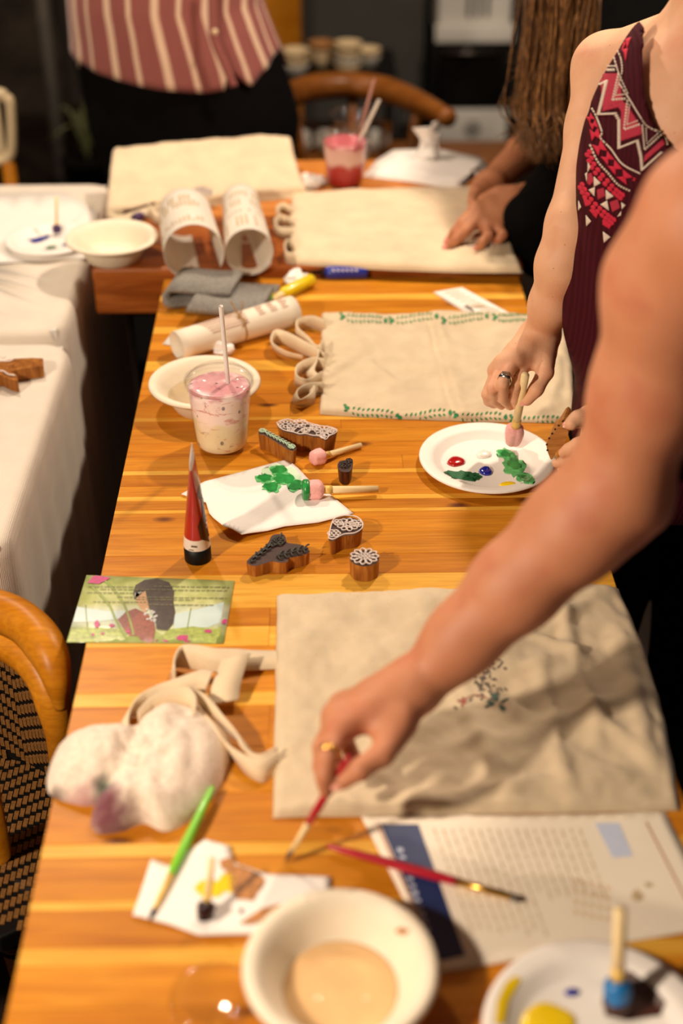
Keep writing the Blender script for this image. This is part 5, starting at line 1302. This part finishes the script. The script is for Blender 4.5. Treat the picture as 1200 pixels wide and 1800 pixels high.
M['nail_p'] = mat('painted_nail', (236, 150, 140), .2, .05)
def chain(pts, rads, k=.012):
    return [cap(pts[i], pts[i + 1], rads[i], rads[i + 1], k) for i in range(len(pts) - 1)]
def nail(parent, p0, p1, up, r, m):
    """small plate on the back of a fingertip"""
    f = (Vector(p1) - Vector(p0)).normalized(); up = Vector(up); up = (up - f * up.dot(f)).normalized(); s = f.cross(up); c = Vector(p1) + f * r * .35 + up * r * .78
    V, F = [], []; n = 14
    for i in range(5):
        q = 1 - i / 4.6
        for k2 in range(n):
            a = 2 * math.pi * k2 / n; V.append(c + f * math.cos(a) * r * .85 * q + s * math.sin(a) * r * .66 * q + up * r * (.16 * (1 - q * q) - .18 * (math.sin(a) * q) ** 2))
    for i in range(4):
        for k2 in range(n): b = (k2 + 1) % n; F.append((i * n + k2, i * n + b, (i + 1) * n + b, (i + 1) * n + k2))
    F.append(tuple(range(4 * n, 5 * n))); put('fingernail', V, F, m, parent)
def hand_prims(wr, wr_r, fingers, thumb, rs, palm_r=.0125, kf=.004):
    """fingers: 4 lists of D-points MCP, PIP, DIP, tip"""
    out = []
    for i, f in enumerate(fingers):
        m = f[0]; w = wr + (m - wr) * .12
        out.append(cap(w, m, wr_r * .8, palm_r, .016))
    for i in range(3): out.append(cap(fingers[i][0], fingers[i + 1][0], palm_r * .92, palm_r * .88, .010))
    mid = [wr.lerp(f[0], .6) for f in fingers]
    for i in range(3): out.append(cap(mid[i], mid[i + 1], palm_r, palm_r, .012))
    out.append(cap(wr.lerp(thumb[0], .3), thumb[0], .016, .0165, .016)); out.append(cap(thumb[0], thumb[1], .0165, .0125, .012)); out.append(cap(thumb[0].lerp(thumb[1], .5), fingers[0][0].lerp(wr, .35), .009, .011, .014))
    out.append(cap(thumb[1], thumb[2], .0118, .0108, .004)); out.append(cap(thumb[2], thumb[3], .0108, .0088, .004))
    for f, r in zip(fingers, rs):
        out.append(cap(f[0], f[1], r * 1.12, r * 1.02, kf)); out.append(cap(f[1], f[2], r * 1.03, r * .93, kf * .8)); out.append(cap(f[2], f[3], r * .93, r * .76, kf * .8))
    return out
def Dl(*a): return [D(*q) for q in a]

# ---------------------------------------------------------------- person in burgundy embroidered top
pA = thing('person', (.56, 1.86, 0), 'person in a sleeveless burgundy top with red and white embroidery, holding a foam dauber', 'person')
sh, el, wr = D(1066, 120, 1.90), D(1007, 395, 1.86), D(949, 590, 1.985)
fing = [Dl((923, 637, 1.955), (906, 677, 1.935), (905, 700, 1.962), (911, 715, 1.985)), Dl((903, 633, 1.94), (883, 675, 1.918), (884, 700, 1.958), (896, 714, 1.99)),
        Dl((885, 639, 1.945), (865, 683, 1.93), (868, 703, 1.972), (881, 713, 2.0)), Dl((872, 652, 1.96), (855, 693, 1.955), (858, 706, 1.985), (868, 712, 2.005))]
thumb = Dl((954, 622, 1.972), (958, 654, 1.945), (942, 684, 1.942), (926, 703, 1.955))
arm = chain([sh, D(1046, 225, 1.895), el, D(987, 465, 1.885), D(968, 535, 1.935), wr], [.0465, .0385, .0345, .0335, .0285, .0235], .02)
arm.append(cap(wr + Vector((-.006, 0, 0)), wr + Vector((.008, 0, 0)), .0225, .0225, .012))
handA = hand_prims(wr, .0235, fing, thumb, [.0088, .0088, .0084, .0076], .0115, .002)
tor = [ellip((.50, 1.725, 1.22), (.135, .095, .17), .05, -.1), ellip((.505, 1.73, 1.02), (.13, .092, .18), .05, -.05), ellip((.555, 1.79, .84), (.150, .105, .16), .05)]
neck = [cap((.515, 1.77, 1.31), (.50, 1.74, 1.46), .062, .055, .05), cap(sh, (.51, 1.78, 1.355), .044, .05, .04), cap((.51, 1.78, 1.355), (.67, 1.83, 1.31), .05, .046, .04), ellip((.49, 1.74, 1.56), (.075, .092, .115), .03),
        ellip((.475, 1.65, 1.50), (.045, .03, .04), .03),
        cap((.675, 1.83, 1.31), (.72, 1.78, 1.08), .047, .04, .03)]
wl_ = D(1080, 790, 1.86); lhand = [Dl((1040, 742, 1.83), (1018, 738, 1.80), (1006, 742, 1.80), (1000, 746, 1.80)), Dl((1040, 770, 1.84), (1015, 782, 1.82), (1000, 790, 1.83), (990, 796, 1.84)),
    Dl((1040, 790, 1.85), (1012, 802, 1.84), (994, 810, 1.85), (978, 814, 1.86)), Dl((1045, 806, 1.86), (1020, 816, 1.86), (1000, 822, 1.87), (986, 824, 1.88))]
larm = chain([Vector((.72, 1.82, 1.08)), Vector((.62, 1.72, .92)), wl_], [.041, .034, .025], .02)
lh = hand_prims(wl_, .025, lhand, Dl((1060, 745, 1.83), (1035, 728, 1.81), (1015, 736, 1.795), (1004, 745, 1.79)), [.0095, .0095, .009, .008])
legsA = [cap((.50, 1.85, .78), (.50, 1.90, .08), .088, .045, .05), cap((.65, 1.87, .78), (.65, 1.92, .08), .088, .045, .05)]
bodyA = sdf_obj('body', tor + neck + arm + handA + larm + lh, .0027, M['skin_a'], pA, smooth=4)
# sleeveless top: the torso inflated, cut at neckline and armholes, hanging straight to the hem
k = NT('burgundy_knit'); v = k.mapping((1, 1, 1)); wv = k.n('ShaderNodeTexWave', bands_direction='X'); wv.inputs['Scale'].default_value = 55; wv.inputs['Distortion'].default_value = 3; wv.inputs['Detail'].default_value = 2; k.l(k.mapping((1, 1, .12)), wv.inputs['Vector'])
k.color(k.ramp(wv.outputs[0], [(0, lin((58, 9, 20))), (1, lin((70, 14, 27)))])); k.rough(.8); k.b.inputs['Specular IOR Level'].default_value = .15; k.bump(wv.outputs[0], .0008, .4); M['burg'] = k.m
topp = [ellip((.497, 1.725, 1.22), (.146, .104, .18), .05, -.1), ellip((.502, 1.735, 1.02), (.156, .105, .2), .06, -.05), ellip((.562, 1.80, .80), (.172, .125, .2), .08), cap((.458, 1.76, 1.345), (.455, 1.74, 1.2), .045, .08, .05), cap((.57, 1.79, 1.335), (.55, 1.76, 1.2), .05, .08, .05)]
NC, NB = D(1226, 92, 1.70), D(1235, 60, 1.95)
cuts = [cap(NC + Vector((0, -.12, -.03)), NC + Vector((.02, .2, .06)), .080, .080, .001), cap(NC + Vector((0, -.1, .06)), NC + Vector((.02, .2, .2)), .080, .080, .001),
        cap(D(1012, 105, 1.50), D(1012, 105, 2.0), .031, .042, .02), cap(D(1000, 190, 1.50), D(1000, 190, 2.0), .021, .028, .04), cap(D(1040, 25, 1.5), D(1040, 25, 2.0), .029, .039, .02),
        cap((.72, 1.79, 1.36), (.725, 1.83, 1.2), .07, .06, .001), cap((.2, 1.80, .46), (.9, 1.80, .46), .2, .2, .001)]
topA = sdf_obj('sleeveless_top', topp, .0032, M['burg'], pA, cuts=cuts, grow=.004); topA['label'] = 'burgundy knit sleeveless top'
trA = sdf_obj('trousers', legsA + [ellip((.565, 1.84, .80), (.160, .112, .12), .05)], .006, mat('black_trousers', (7, 6, 7), .9, .2, spec=.1), pA)
for x in (.50, .65): put('shoe', *dome([(x + .045 * math.cos(a), 1.86 + .13 * math.sin(a)) for a in [2 * math.pi * i / 24 for i in range(24)]], .085, 0, pw=.4), M['black'], pA)
# embroidery stitched onto the top
tr = bvh([topA]); c8 = crop(980, 20, 3.914)
ew, er, ec = mat('white_embroidery', (226, 208, 192), .8, .12, 700, .0008, 900), mat('rose_embroidery', (178, 40, 66), .8, .2, 600, .0008, 900), mat('crimson_embroidery', (206, 26, 62), .75, .2, 600, .0008, 900)
S = lambda pts, w: stroke(c8(pts), w / 3.914)
def dash(pts, w, l=16, gap=5):
    P_ = [np.array(p, float) for p in smoothpath(pts, 40)]; out = []; acc = 0; cur = [P_[0]]
    for a, b in zip(P_, P_[1:]):
        acc += np.linalg.norm(b - a); cur.append(b)
        if acc > l: out += S([cur[0], cur[len(cur) // 2], cur[-1] - (cur[-1] - cur[0]) * gap / l], w); cur = [b]; acc = 0
    return out
white = []
zz_w = [(300, 500), (340, 480), (285, 705), (400, 700), (425, 745), (425, 935), (550, 885), (575, 1000), (582, 1085), (720, 960)]
for a, b in zip(zz_w, zz_w[1:]):
    n = max(2, int(math.hypot(b[0] - a[0], b[1] - a[1]) / 13))
    for i in range(n): x, y = a[0] + (b[0] - a[0]) * i / n, a[1] + (b[1] - a[1]) * i / n; white.append(c8(leafpx(x - 13, y + 8, -.35, 30, 14)))
white += dash([(395, 200), (410, 260), (440, 330), (448, 420), (430, 440)], 8) + dash([(375, 245), (395, 330), (430, 440), (490, 575)], 8) + dash([(320, 380), (420, 380)], 8) + dash([(315, 408), (415, 405)], 15) + dash([(425, 430), (380, 620)], 12) + dash([(440, 450), (398, 590)], 7) + dash([(398, 580), (480, 570)], 8) + dash([(385, 608), (490, 600)], 14) + dash([(485, 610), (460, 815)], 12) + dash([(500, 640), (480, 780)], 7) + dash([(480, 780), (570, 745)], 8) + dash([(465, 812), (585, 770)], 14) + dash([(430, 500), (500, 610), (580, 740), (620, 790), (720, 835), (850, 825)], 9) + dash([(585, 780), (600, 950)], 12) + dash([(610, 800), (615, 910)], 7) + dash([(600, 950), (715, 845)], 13) + dash([(615, 910), (700, 830)], 7) + dash([(730, 845), (755, 940)], 8) + dash([(755, 845), (775, 920)], 7)
white += dash([(240, 668), (270, 720), (310, 830), (300, 870), (370, 945), (450, 1050), (570, 1115)], 10) + dash([(228, 915), (280, 1030), (350, 1110), (420, 1190), (505, 1235)], 12)
for p in ([(255, 1135), (302, 1180), (255, 1205)], [(218, 1225), (262, 1205), (258, 1270)], [(335, 1225), (390, 1270), (338, 1295)], [(298, 1325), (345, 1298), (358, 1368)], [(200, 1400), (236, 1442), (203, 1478)], [(316, 1512), (368, 1550), (322, 1590)], [(215, 1035), (232, 1070), (212, 1105)], [(195, 1115), (210, 1105), (206, 1170)], [(150, 1300), (168, 1345), (148, 1370)], [(440, 1310), (470, 1330), (445, 1360)], [(412, 1410), (440, 1370), (440, 1400)]): white.append(c8(p))
rose = []
for poly in ([(300, 430), (420, 428), (350, 660), (455, 625), (480, 640), (445, 830), (580, 800), (580, 845), (435, 892), (440, 690), (420, 660), (310, 690), (350, 480), (298, 472)], [(600, 990), (720, 880), (740, 910), (590, 1040)],):
    rose.append(c8(poly))
for p in ([(235, 1110), (255, 1165), (225, 1195), (205, 1180), (215, 1115)], [(272, 1225), (318, 1210), (332, 1268), (280, 1295)], [(360, 1310), (415, 1290), (432, 1350), (378, 1380)]): rose.append(c8(p))
crim = []
# band of triangles
tz = [(232, 700), (262, 745), (285, 800), (300, 880), (345, 960), (395, 1020), (450, 1085), (520, 1140), (545, 1150)]
for a, b in zip(tz, tz[1:]):
    mx, my = (a[0] + b[0]) / 2, (a[1] + b[1]) / 2; dx, dy = b[0] - a[0], b[1] - a[1]
    crim.append(c8([a, b, (mx - dy * .55, my + dx * .55)])); crim.append(c8([(a[0] - dy * .75, a[1] + dx * .75), (b[0] - dy * .75, b[1] + dx * .75), (mx - dy * .3, my + dx * .3)]))
for off, m0 in ((0, 0), (1, 0)):
    bl_ = smoothpath([(225, 965), (260, 1060), (330, 1145), (400, 1220), (450, 1260)] if off == 0 else [(175, 1190), (215, 1265), (280, 1340), (345, 1395), (390, 1430)], 9)
    for i, p in enumerate(bl_):
        for q in (0, 1): crim.append(c8(ell(p[0] - 17 * q, p[1] + 22 * q, 20, 15, 10, .08, .8)))
for p in ([(180, 1275), (200, 1265), (222, 1335), (195, 1340)], [(222, 1365), (245, 1350), (280, 1395), (270, 1425)], [(312, 1430), (330, 1420), (378, 1465), (360, 1495), (312, 1465)], [(470, 70), (505, 110), (495, 135)], [(470, 195), (508, 180), (480, 260)], [(455, 265), (485, 258), (470, 345)]): crim.append(c8(p))
crim += S(smoothpath([(440, 95), (428, 135), (450, 165), (475, 140)], 10), 10) + S(smoothpath([(440, 180), (455, 220), (470, 215), (450, 260), (470, 290)], 12), 10)
def emb(nm, polys, m, off):
    o = decal(nm, polys, tr, m, topA, off, 5)
    if o:
        s = o.modifiers.new('thick', 'SOLIDIFY'); s.thickness = .0012; s.offset = 0
emb('rose_embroidery', rose, er, .0008); emb('crimson_embroidery', crim, ec, .001); emb('white_embroidery', white, ew, .0014)
# finger ring and nails
rg0, rg1 = fing[1][0], fing[1][1]; rc = rg0.lerp(rg1, .80)
put('ring', *lathe([(.0088, -.0042), (.0102, -.0042), (.0106, 0), (.0102, .0042), (.0088, .0042)], rc, 30, rg1 - rg0), M['silver'], pA)
upv = (CAM - rc).normalized(); put('ring_stone', *prism([(rc.x - .0045, rc.y - .003), (rc.x + .0045, rc.y - .003), (rc.x + .0045, rc.y + .003), (rc.x - .0045, rc.y + .003)], rc.z + .0082, rc.z + .0116, .0008), M['silver'], pA, False)
nail(pA, thumb[2], thumb[3], (-.2, -.6, .8), .0088, M['nail']); nail(pA, lhand[0][2], lhand[0][3], (0, -.5, .8), .0082, M['nail'])
# wooden block in the other hand
hb = thing('printing_block', D(985, 770, 1.86), 'carved wooden block gripped in the hand beside the paint plate', 'stamp')
cb_ = crop(850, 560, 6)
ol = cb_([(830, 1085), (890, 1200), (840, 1330), (770, 1400), (730, 1475), (700, 1475), (660, 1340), (700, 1240), (740, 1210)])
fp_ = [D(x, y, 1.845) for x, y in closed_spline(ol, 36)]; nrm = Vector((.35, .85, .25)).normalized() * .03
V = fp_ + [p + nrm for p in fp_]; n = len(fp_)
put('wood_block', V, [tuple(range(n)), tuple(range(n, 2 * n))[::-1]] + [(i, n + i, n + (i + 1) % n, (i + 1) % n) for i in range(n)], M['stamp_hold'] if 'stamp_hold' in M else wood_mat('block_wood', (150, 92, 42), (182, 122, 62), (206, 150, 88), axis=0, gscale=3, knots=False), hb, False)
V, F = join([lathe([(0, 0), (.0014, 0), (.0016, .001), (0, .002)], D(x, y, 1.845), 8, (-.7, 0, .6)) for x, y in cb_([(835, 1085), (790, 1130), (755, 1170), (722, 1215), (690, 1265), (665, 1330), (672, 1390)])])
put('carved_edge', V, F, M['stamp_d'], hb)

# ---------------------------------------------------------------- nearest person: bare arm with thin brush
pB = thing('person', (.60, .98, 0), 'nearest person reaching a bare arm over the crumpled tote bag with a thin brush', 'person')
shB, elB, wrB = D(1264, 392, 1.15), D(1082, 862, 1.33), D(738, 1200, 1.385)
arB = chain([shB, D(1184, 500, 1.21), D(1140, 690, 1.275), elB], [.068, .0575, .050, .046], .03) + chain([elB, D(1010, 930, 1.345), D(905, 1030, 1.365), D(815, 1120, 1.38), wrB], [.049, .0475, .041, .033, .0275], .03)
arB.append(cap(D(1110, 880, 1.335), D(1095, 900, 1.34), .036, .03, .02))
fB = [Dl((598, 1282, 1.345), (576, 1328, 1.318), (570, 1362, 1.318), (573, 1390, 1.332)), Dl((592, 1260, 1.37), (568, 1312, 1.352), (566, 1348, 1.356), (578, 1376, 1.37)),
      Dl((604, 1243, 1.395), (580, 1296, 1.392), (588, 1340, 1.41), (606, 1364, 1.412)), Dl((624, 1234, 1.42), (600, 1282, 1.425), (618, 1326, 1.43), (640, 1362, 1.42))]
tB = Dl((700, 1272, 1.355), (672, 1326, 1.325), (632, 1352, 1.316), (600, 1374, 1.322))
hB = hand_prims(wrB, .028, fB, tB, [.0103, .0103, .0098, .0088], .014)
torB = [ellip((.60, .98, 1.22), (.12, .17, .2), .06), ellip((.61, .98, 1.0), (.12, .16, .18), .06), ellip((.62, .98, .86), (.135, .18, .14), .06), cap(shB, (.58, 1.0, 1.42), .06, .06, .05), cap((.58, 1.0, 1.42), (.57, .84, 1.40), .06, .055, .05), cap((.585, .98, 1.42), (.56, .98, 1.55), .055, .05, .05)]
bodyB = sdf_obj('body', torB + arB + hB, .004, M['skin_b'], pB)
sdf_obj('tank_top', torB[:3], .006, mat('navy_cotton', (44, 48, 66), .85, .1), pB, grow=.006, cuts=[cap((.6, .6, 1.5), (.6, 1.4, 1.5), .12, .12)])
sdf_obj('jeans', [ellip((.62, 1.0, .84), (.142, .19, .14), .06), cap((.565, 1.085, .80), (.58, 1.1, .06), .105, .06, .05), cap((.63, .9, .80), (.63, .88, .06), .1, .06, .05)], .006, cloth_mat('denim', (98, 110, 132), 700, .2), pB)
for x, y in ((.56, 1.1), (.61, .88)): put('shoe', *dome([(x + .13 * math.cos(a), y + .045 * math.sin(a)) for a in [2 * math.pi * i / 24 for i in range(24)]], .085, 0, pw=.4), M['white_plastic'], pB)
f0, f1 = fB[0][0], fB[0][1]; rc = f0.lerp(f1, .93)
put('gold_ring', *lathe([(.0102, -.0035), (.0118, -.003), (.0118, .003), (.0102, .0035)], rc, 28, f1 - f0), M['gold'], pB)
nail(pB, tB[2], tB[3], (-.1, -.9, .5), .0088, M['nail'])

# ---------------------------------------------------------------- person in black with long hair, both hands on the far bag
pC = thing('person', (.72, 2.85, 0), 'long-haired person in black pressing both hands on the pale bag', 'person')
wC = D(903, 352, 2.665)
fC = [Dl((836, 366, 2.63), (812, 392, 2.605), (799, 408, 2.608), (790, 420, 2.618)), Dl((840, 386, 2.618), (818, 406, 2.592), (801, 422, 2.596), (787, 434, 2.608)),
      Dl((856, 398, 2.61), (858, 414, 2.575), (848, 426, 2.572), (840, 436, 2.586)), Dl((874, 402, 2.605), (884, 412, 2.58), (878, 420, 2.582), (868, 425, 2.59))]
hC = hand_prims(wC, .029, fC, Dl((876, 345, 2.66), (850, 352, 2.67), (838, 368, 2.68), (834, 380, 2.685)), [.0102, .0102, .0098, .0088], .0135)
armC = chain([wC, D(960, 345, 2.70), Vector((.62, 2.78, 1.0))], [.029, .036, .042], .02)
wD = D(862, 322, 2.78)
armD = chain([D(985, 215, 2.98), D(922, 268, 2.90), wD], [.040, .037, .028], .02)
fD = [Dl((836, 338, 2.73), (830, 352, 2.71), (832, 364, 2.70), (836, 372, 2.70)), Dl((846, 346, 2.74), (838, 362, 2.71), (838, 374, 2.70), (840, 380, 2.70)), Dl((856, 350, 2.75), (850, 366, 2.73), (850, 378, 2.72), (852, 384, 2.72)), Dl((868, 350, 2.77), (864, 366, 2.75), (864, 376, 2.74), (864, 382, 2.73))]
hD = hand_prims(wD, .028, fD, Dl((848, 325, 2.78), (838, 334, 2.77), (832, 345, 2.76), (830, 355, 2.75)), [.010, .010, .0095, .0085], .013)
torC = [ellip((.74, 2.92, 1.05), (.14, .16, .26), .06), ellip((.76, 2.95, .85), (.15, .17, .16), .06), cap((.70, 2.9, 1.22), (.58, 2.86, 1.40), .06, .05, .05), ellip((.54, 2.84, 1.50), (.08, .09, .115), .03), ellip((.475, 2.80, 1.47), (.03, .03, .04), .03)]
sdf_obj('body', torC + armC + armD + hC + hD + [cap((.72, 3.05, 1.18), D(985, 215, 2.98), .05, .04, .03), cap((.70, 2.80, 1.18), (.62, 2.78, 1.0), .05, .042, .03)], .0042, M['skin_c'], pC)
blk = mat('black_sweater', (8, 7, 7), .95, .2, spec=.08)
sdf_obj('black_sweater', torC[:2] + [cap(D(937, 388, 2.62), D(990, 350, 2.66), .052, .058, .03), cap(D(990, 350, 2.66), (.66, 2.80, 1.15), .06, .085, .05), cap(D(1000, 200, 2.98), (.72, 3.02, 1.18), .062, .08, .05), cap((.70, 2.9, 1.20), (.64, 2.88, 1.30), .10, .08, .05), cap(D(930, 400, 2.615), D(955, 440, 2.64), .04, .05, .03)], .005, blk, pC, grow=.006)
sdf_obj('trousers', [ellip((.76, 2.95, .84), (.155, .175, .15), .05), cap((.72, 2.87, .8), (.72, 2.87, .05), .09, .05, .05), cap((.76, 3.03, .8), (.76, 3.03, .05), .09, .05, .05)], .008, M['black'], pC)
for fi in (0, 1, 2): nail(pC, fC[fi][2], fC[fi][3], (-.2, -.5, .9), .0092, M['nail_p'])
k = NT('long_brown_hair'); v = k.mapping((60, 60, 3)); n = k.noise(v, 2, 4); k.color(k.ramp(n, [(.3, lin((64, 40, 20))), (.5, lin((104, 68, 34))), (.7, lin((150, 104, 56)))])); k.rough(.38); k.b.inputs['Anisotropic'].default_value = .5; M['hair'] = k.m
V, F = [], []; rr = random.Random(5)
def strand(pts, rad, n=20, seg=4):
    v_, f_ = tube(pts, rad, seg, n); o = len(V); V.extend(v_); F.extend([tuple(q + o for q in z) for z in f_])
for lk in range(40):                     # locks that wander and split towards the ends
    u = rr.random(); td = 2.46 + .3 * rr.random(); ph = rr.uniform(0, 6.28); am = rr.uniform(4, 12)
    ex = 930 + 72 * u + rr.gauss(0, 10); ey = 282 - 70 * abs(u - .3) - 40 * rr.random()
    for i in range(30):
        j1, j2, dt = rr.gauss(0, 13), rr.gauss(0, 14), rr.gauss(0, .03)
        root = Vector((.54, 2.84, 1.52)) + Vector((rr.uniform(-.07, .07), rr.uniform(-.09, .05), rr.uniform(0, .1)))
        pts = [root]
        for q, y in enumerate((-70, 0, 70, 140, 200)):
            s_ = (y + 70) / 350; x = 942 + 112 * u + (ex - 942 - 112 * u) * s_ + am * math.sin(ph + y * .025) * s_ + j1 * (.6 + .8 * s_)
            if y < ey - 15: pts.append(D(x, y, td + dt))
        pts.append(D(ex + j2 * 1.3, ey + rr.gauss(0, 12), td + dt))
        strand(pts, [.0012] + [.0016] * (len(pts) - 2) + [.0003])
for i in range(40):
    y0 = rr.uniform(60, 190)
    strand([D(955, y0 - 60, 2.55), D(938 + rr.gauss(0, 8), y0, 2.55), D(912 + rr.gauss(0, 14), y0 + rr.uniform(5, 40), 2.55)], [.0008, .0009, .0002], 12)
for i in range(30):
    strand([D(945, 120, 2.55), D(930 + rr.gauss(0, 4), 172, 2.55), D(892 + rr.gauss(0, 8), 178 + rr.gauss(0, 6), 2.55)], [.001, .0011, .0002], 14)
hr = put('hair', V, F, M['hair'], pC); hr['kind'] = 'stuff'

# ---------------------------------------------------------------- person in striped shirt
pD = thing('person', (-.3, 3.3, 0), 'standing person in a pink and cream striped shirt and black trousers', 'person')
Y0 = 3.28
def row(y, xl, xr): a, b = PY(xl, y, Y0), PY(xr, y, Y0); return (a.z, (a.x + b.x) / 2, (b.x - a.x) / 2)
def loft(name, rows, dep, m, parent, n=64, sub=40, grow=0, zf=None, uvr=6):
    rows = sorted(rows); zs = [r[0] for r in rows]
    def at(z): return [np.interp(z, zs, [r[j] for r in rows]) for j in (1, 2)]
    return at
prow = [row(60, 135, 480), row(120, 142, 500), row(180, 150, 520), row(215, 155, 527), row(260, 168, 522), row(320, 190, 505)]
at = loft('', prow, .14, None, None)
V, F = [], []; n = 64; zlist = np.linspace(.52, PY(300, 60, Y0).z, 26)
for z in zlist:
    c, a = at(z); dd = .145
    for k2 in range(n):
        an = 2 * math.pi * k2 / n; rip = 1 + .012 * noise.noise(Vector((3 * math.cos(an), 3 * math.sin(an), z * 9)))
        V.append((c + a * math.cos(an) * rip, Y0 + dd * math.sin(an) * rip, z))
for i in range(len(zlist) - 1):
    for k2 in range(n): q = (k2 + 1) % n; F.append((i * n + k2, i * n + q, (i + 1) * n + q, (i + 1) * n + k2))
F += [tuple(range(n))[::-1], tuple(range((len(zlist) - 1) * n, len(zlist) * n))]
tm = mat('black_twill', (9, 7, 8), .9, .25, spec=.1)
# hips first, then both legs as part of the same garment
bm = bmesh.new()
tro = put('trousers', V, F, tm, pD)
cL, aL = at(.54)
for sx in (-1, 1):
    x = cL + sx * aL * .5; put('trouser_leg', *tube([(x, Y0, .60), (x, Y0, .05)], [aL * .56, .075], 24, 12), tm, pD)
    put('shoe', *dome([(x + .05 * math.cos(q), Y0 - .04 + .14 * math.sin(q)) for q in [2 * math.pi * i / 24 for i in range(24)]], .09, 0, pw=.4), M['black'], pD)
# shirt: hem traced along the front
srow = [row(-420, 130, 470), row(-300, 100, 500), row(-150, 110, 470), row(0, 121, 458), row(60, 127, 480), row(100, 129, 497), row(160, 134, 520)]
sat = loft('', srow, .15, None, None)
hem = [(121, 112), (145, 120), (200, 137), (270, 150), (340, 157), (374, 155), (382, 128), (392, 128), (402, 140), (412, 153), (440, 130), (498, 86), (520, 80)]
hemz = [(PY(x, y, Y0 - .12).x, PY(x, y, Y0 - .12).z) for x, y in hem]
V, F, UV = [], [], []; n = 160; rows = 40; ztop = 1.42
for i in range(rows + 1):
    s = i / rows
    for k2 in range(n + 1):
        an = 2 * math.pi * k2 / n - math.pi / 2 - math.pi   # seam at the back
        an = 2 * math.pi * k2 / n + math.pi / 2
        c, a = sat(1.0); x_ = c + a * math.cos(an)
        zh = np.interp(x_, [h[0] for h in hemz], [h[1] for h in hemz]); 
        if math.sin(an) > .2: zh = .9
        z = ztop + (zh - ztop) * s; c, a = sat(z); dd = .155
        if z > 1.3: a *= max(.35, 1 - ((z - 1.3) / .16) ** 2 * .6); dd *= max(.35, 1 - ((z - 1.3) / .16) ** 2 * .6)
        rip = 1 + (.012 + .02 * s) * noise.noise(Vector((5 * math.cos(an), 5 * math.sin(an), z * 3)))
        V.append((c + (a + .006) * math.cos(an) * rip, Y0 + dd * math.sin(an) * rip, z)); UV.append((k2 / n, s))
for i in range(rows):
    for k2 in range(n): F.append((i * (n + 1) + k2, (i + 1) * (n + 1) + k2, (i + 1) * (n + 1) + k2 + 1, i * (n + 1) + k2 + 1))
k = NT('striped_cotton'); sx = k.n('ShaderNodeSeparateXYZ'); k.l(k.tc.outputs['UV'], sx.inputs[0])
wn = k.noise(k.mapping((1, 1, 1)), 9, 2); ad = k.n('ShaderNodeMath', operation='MULTIPLY_ADD'); k.l(wn, ad.inputs[0]); ad.inputs[1].default_value = .006; k.l(sx.outputs[0], ad.inputs[2])
mu = k.n('ShaderNodeMath', operation='MULTIPLY'); k.l(ad.outputs[0], mu.inputs[0]); mu.inputs[1].default_value = 12.5
fr2 = k.n('ShaderNodeMath', operation='FRACT'); k.l(mu.outputs[0], fr2.inputs[0])
pk, cr_ = lin((150, 84, 78)), lin((232, 200, 172))
c = k.ramp(fr2.outputs[0], [(0, pk), (.12, pk), (.135, cr_), (.27, cr_), (.285, pk), (.62, pk), (.635, cr_), (.715, cr_), (.73, pk)])
fi = k.noise(k.mapping((300, 300, 20)), 1, 2); c = k.mix(.25, c, k.ramp(fi, [(.3, (.5, .4, .38, 1)), (.7, (1, 1, 1, 1))]), 'MULTIPLY')
k.color(c); k.rough(.85); k.b.inputs['Sheen Weight'].default_value = .2
shirt = put('striped_shirt', V, F, k.m, pD, uv=UV); so_ = shirt.modifiers.new('cloth', 'SOLIDIFY'); so_.thickness = .003
bt = PY(378, 55, Y0 - .165); put('button', *lathe([(0, .003), (.005, .003), (.0065, .0015), (.0065, 0), (0, 0)], bt + Vector((0, -.004, 0)), 16, (0, -1, 0)), M['cream_pl'], pD)
pl_ = [PY(x, y, Y0 - .163) for x, y in ((372, -40), (373, 40), (376, 70), (395, 115), (411, 152))]
put('placket', *ribbon(pl_, [Vector((.018, 0, .004))] * 5, .003, 30), k.m, pD)
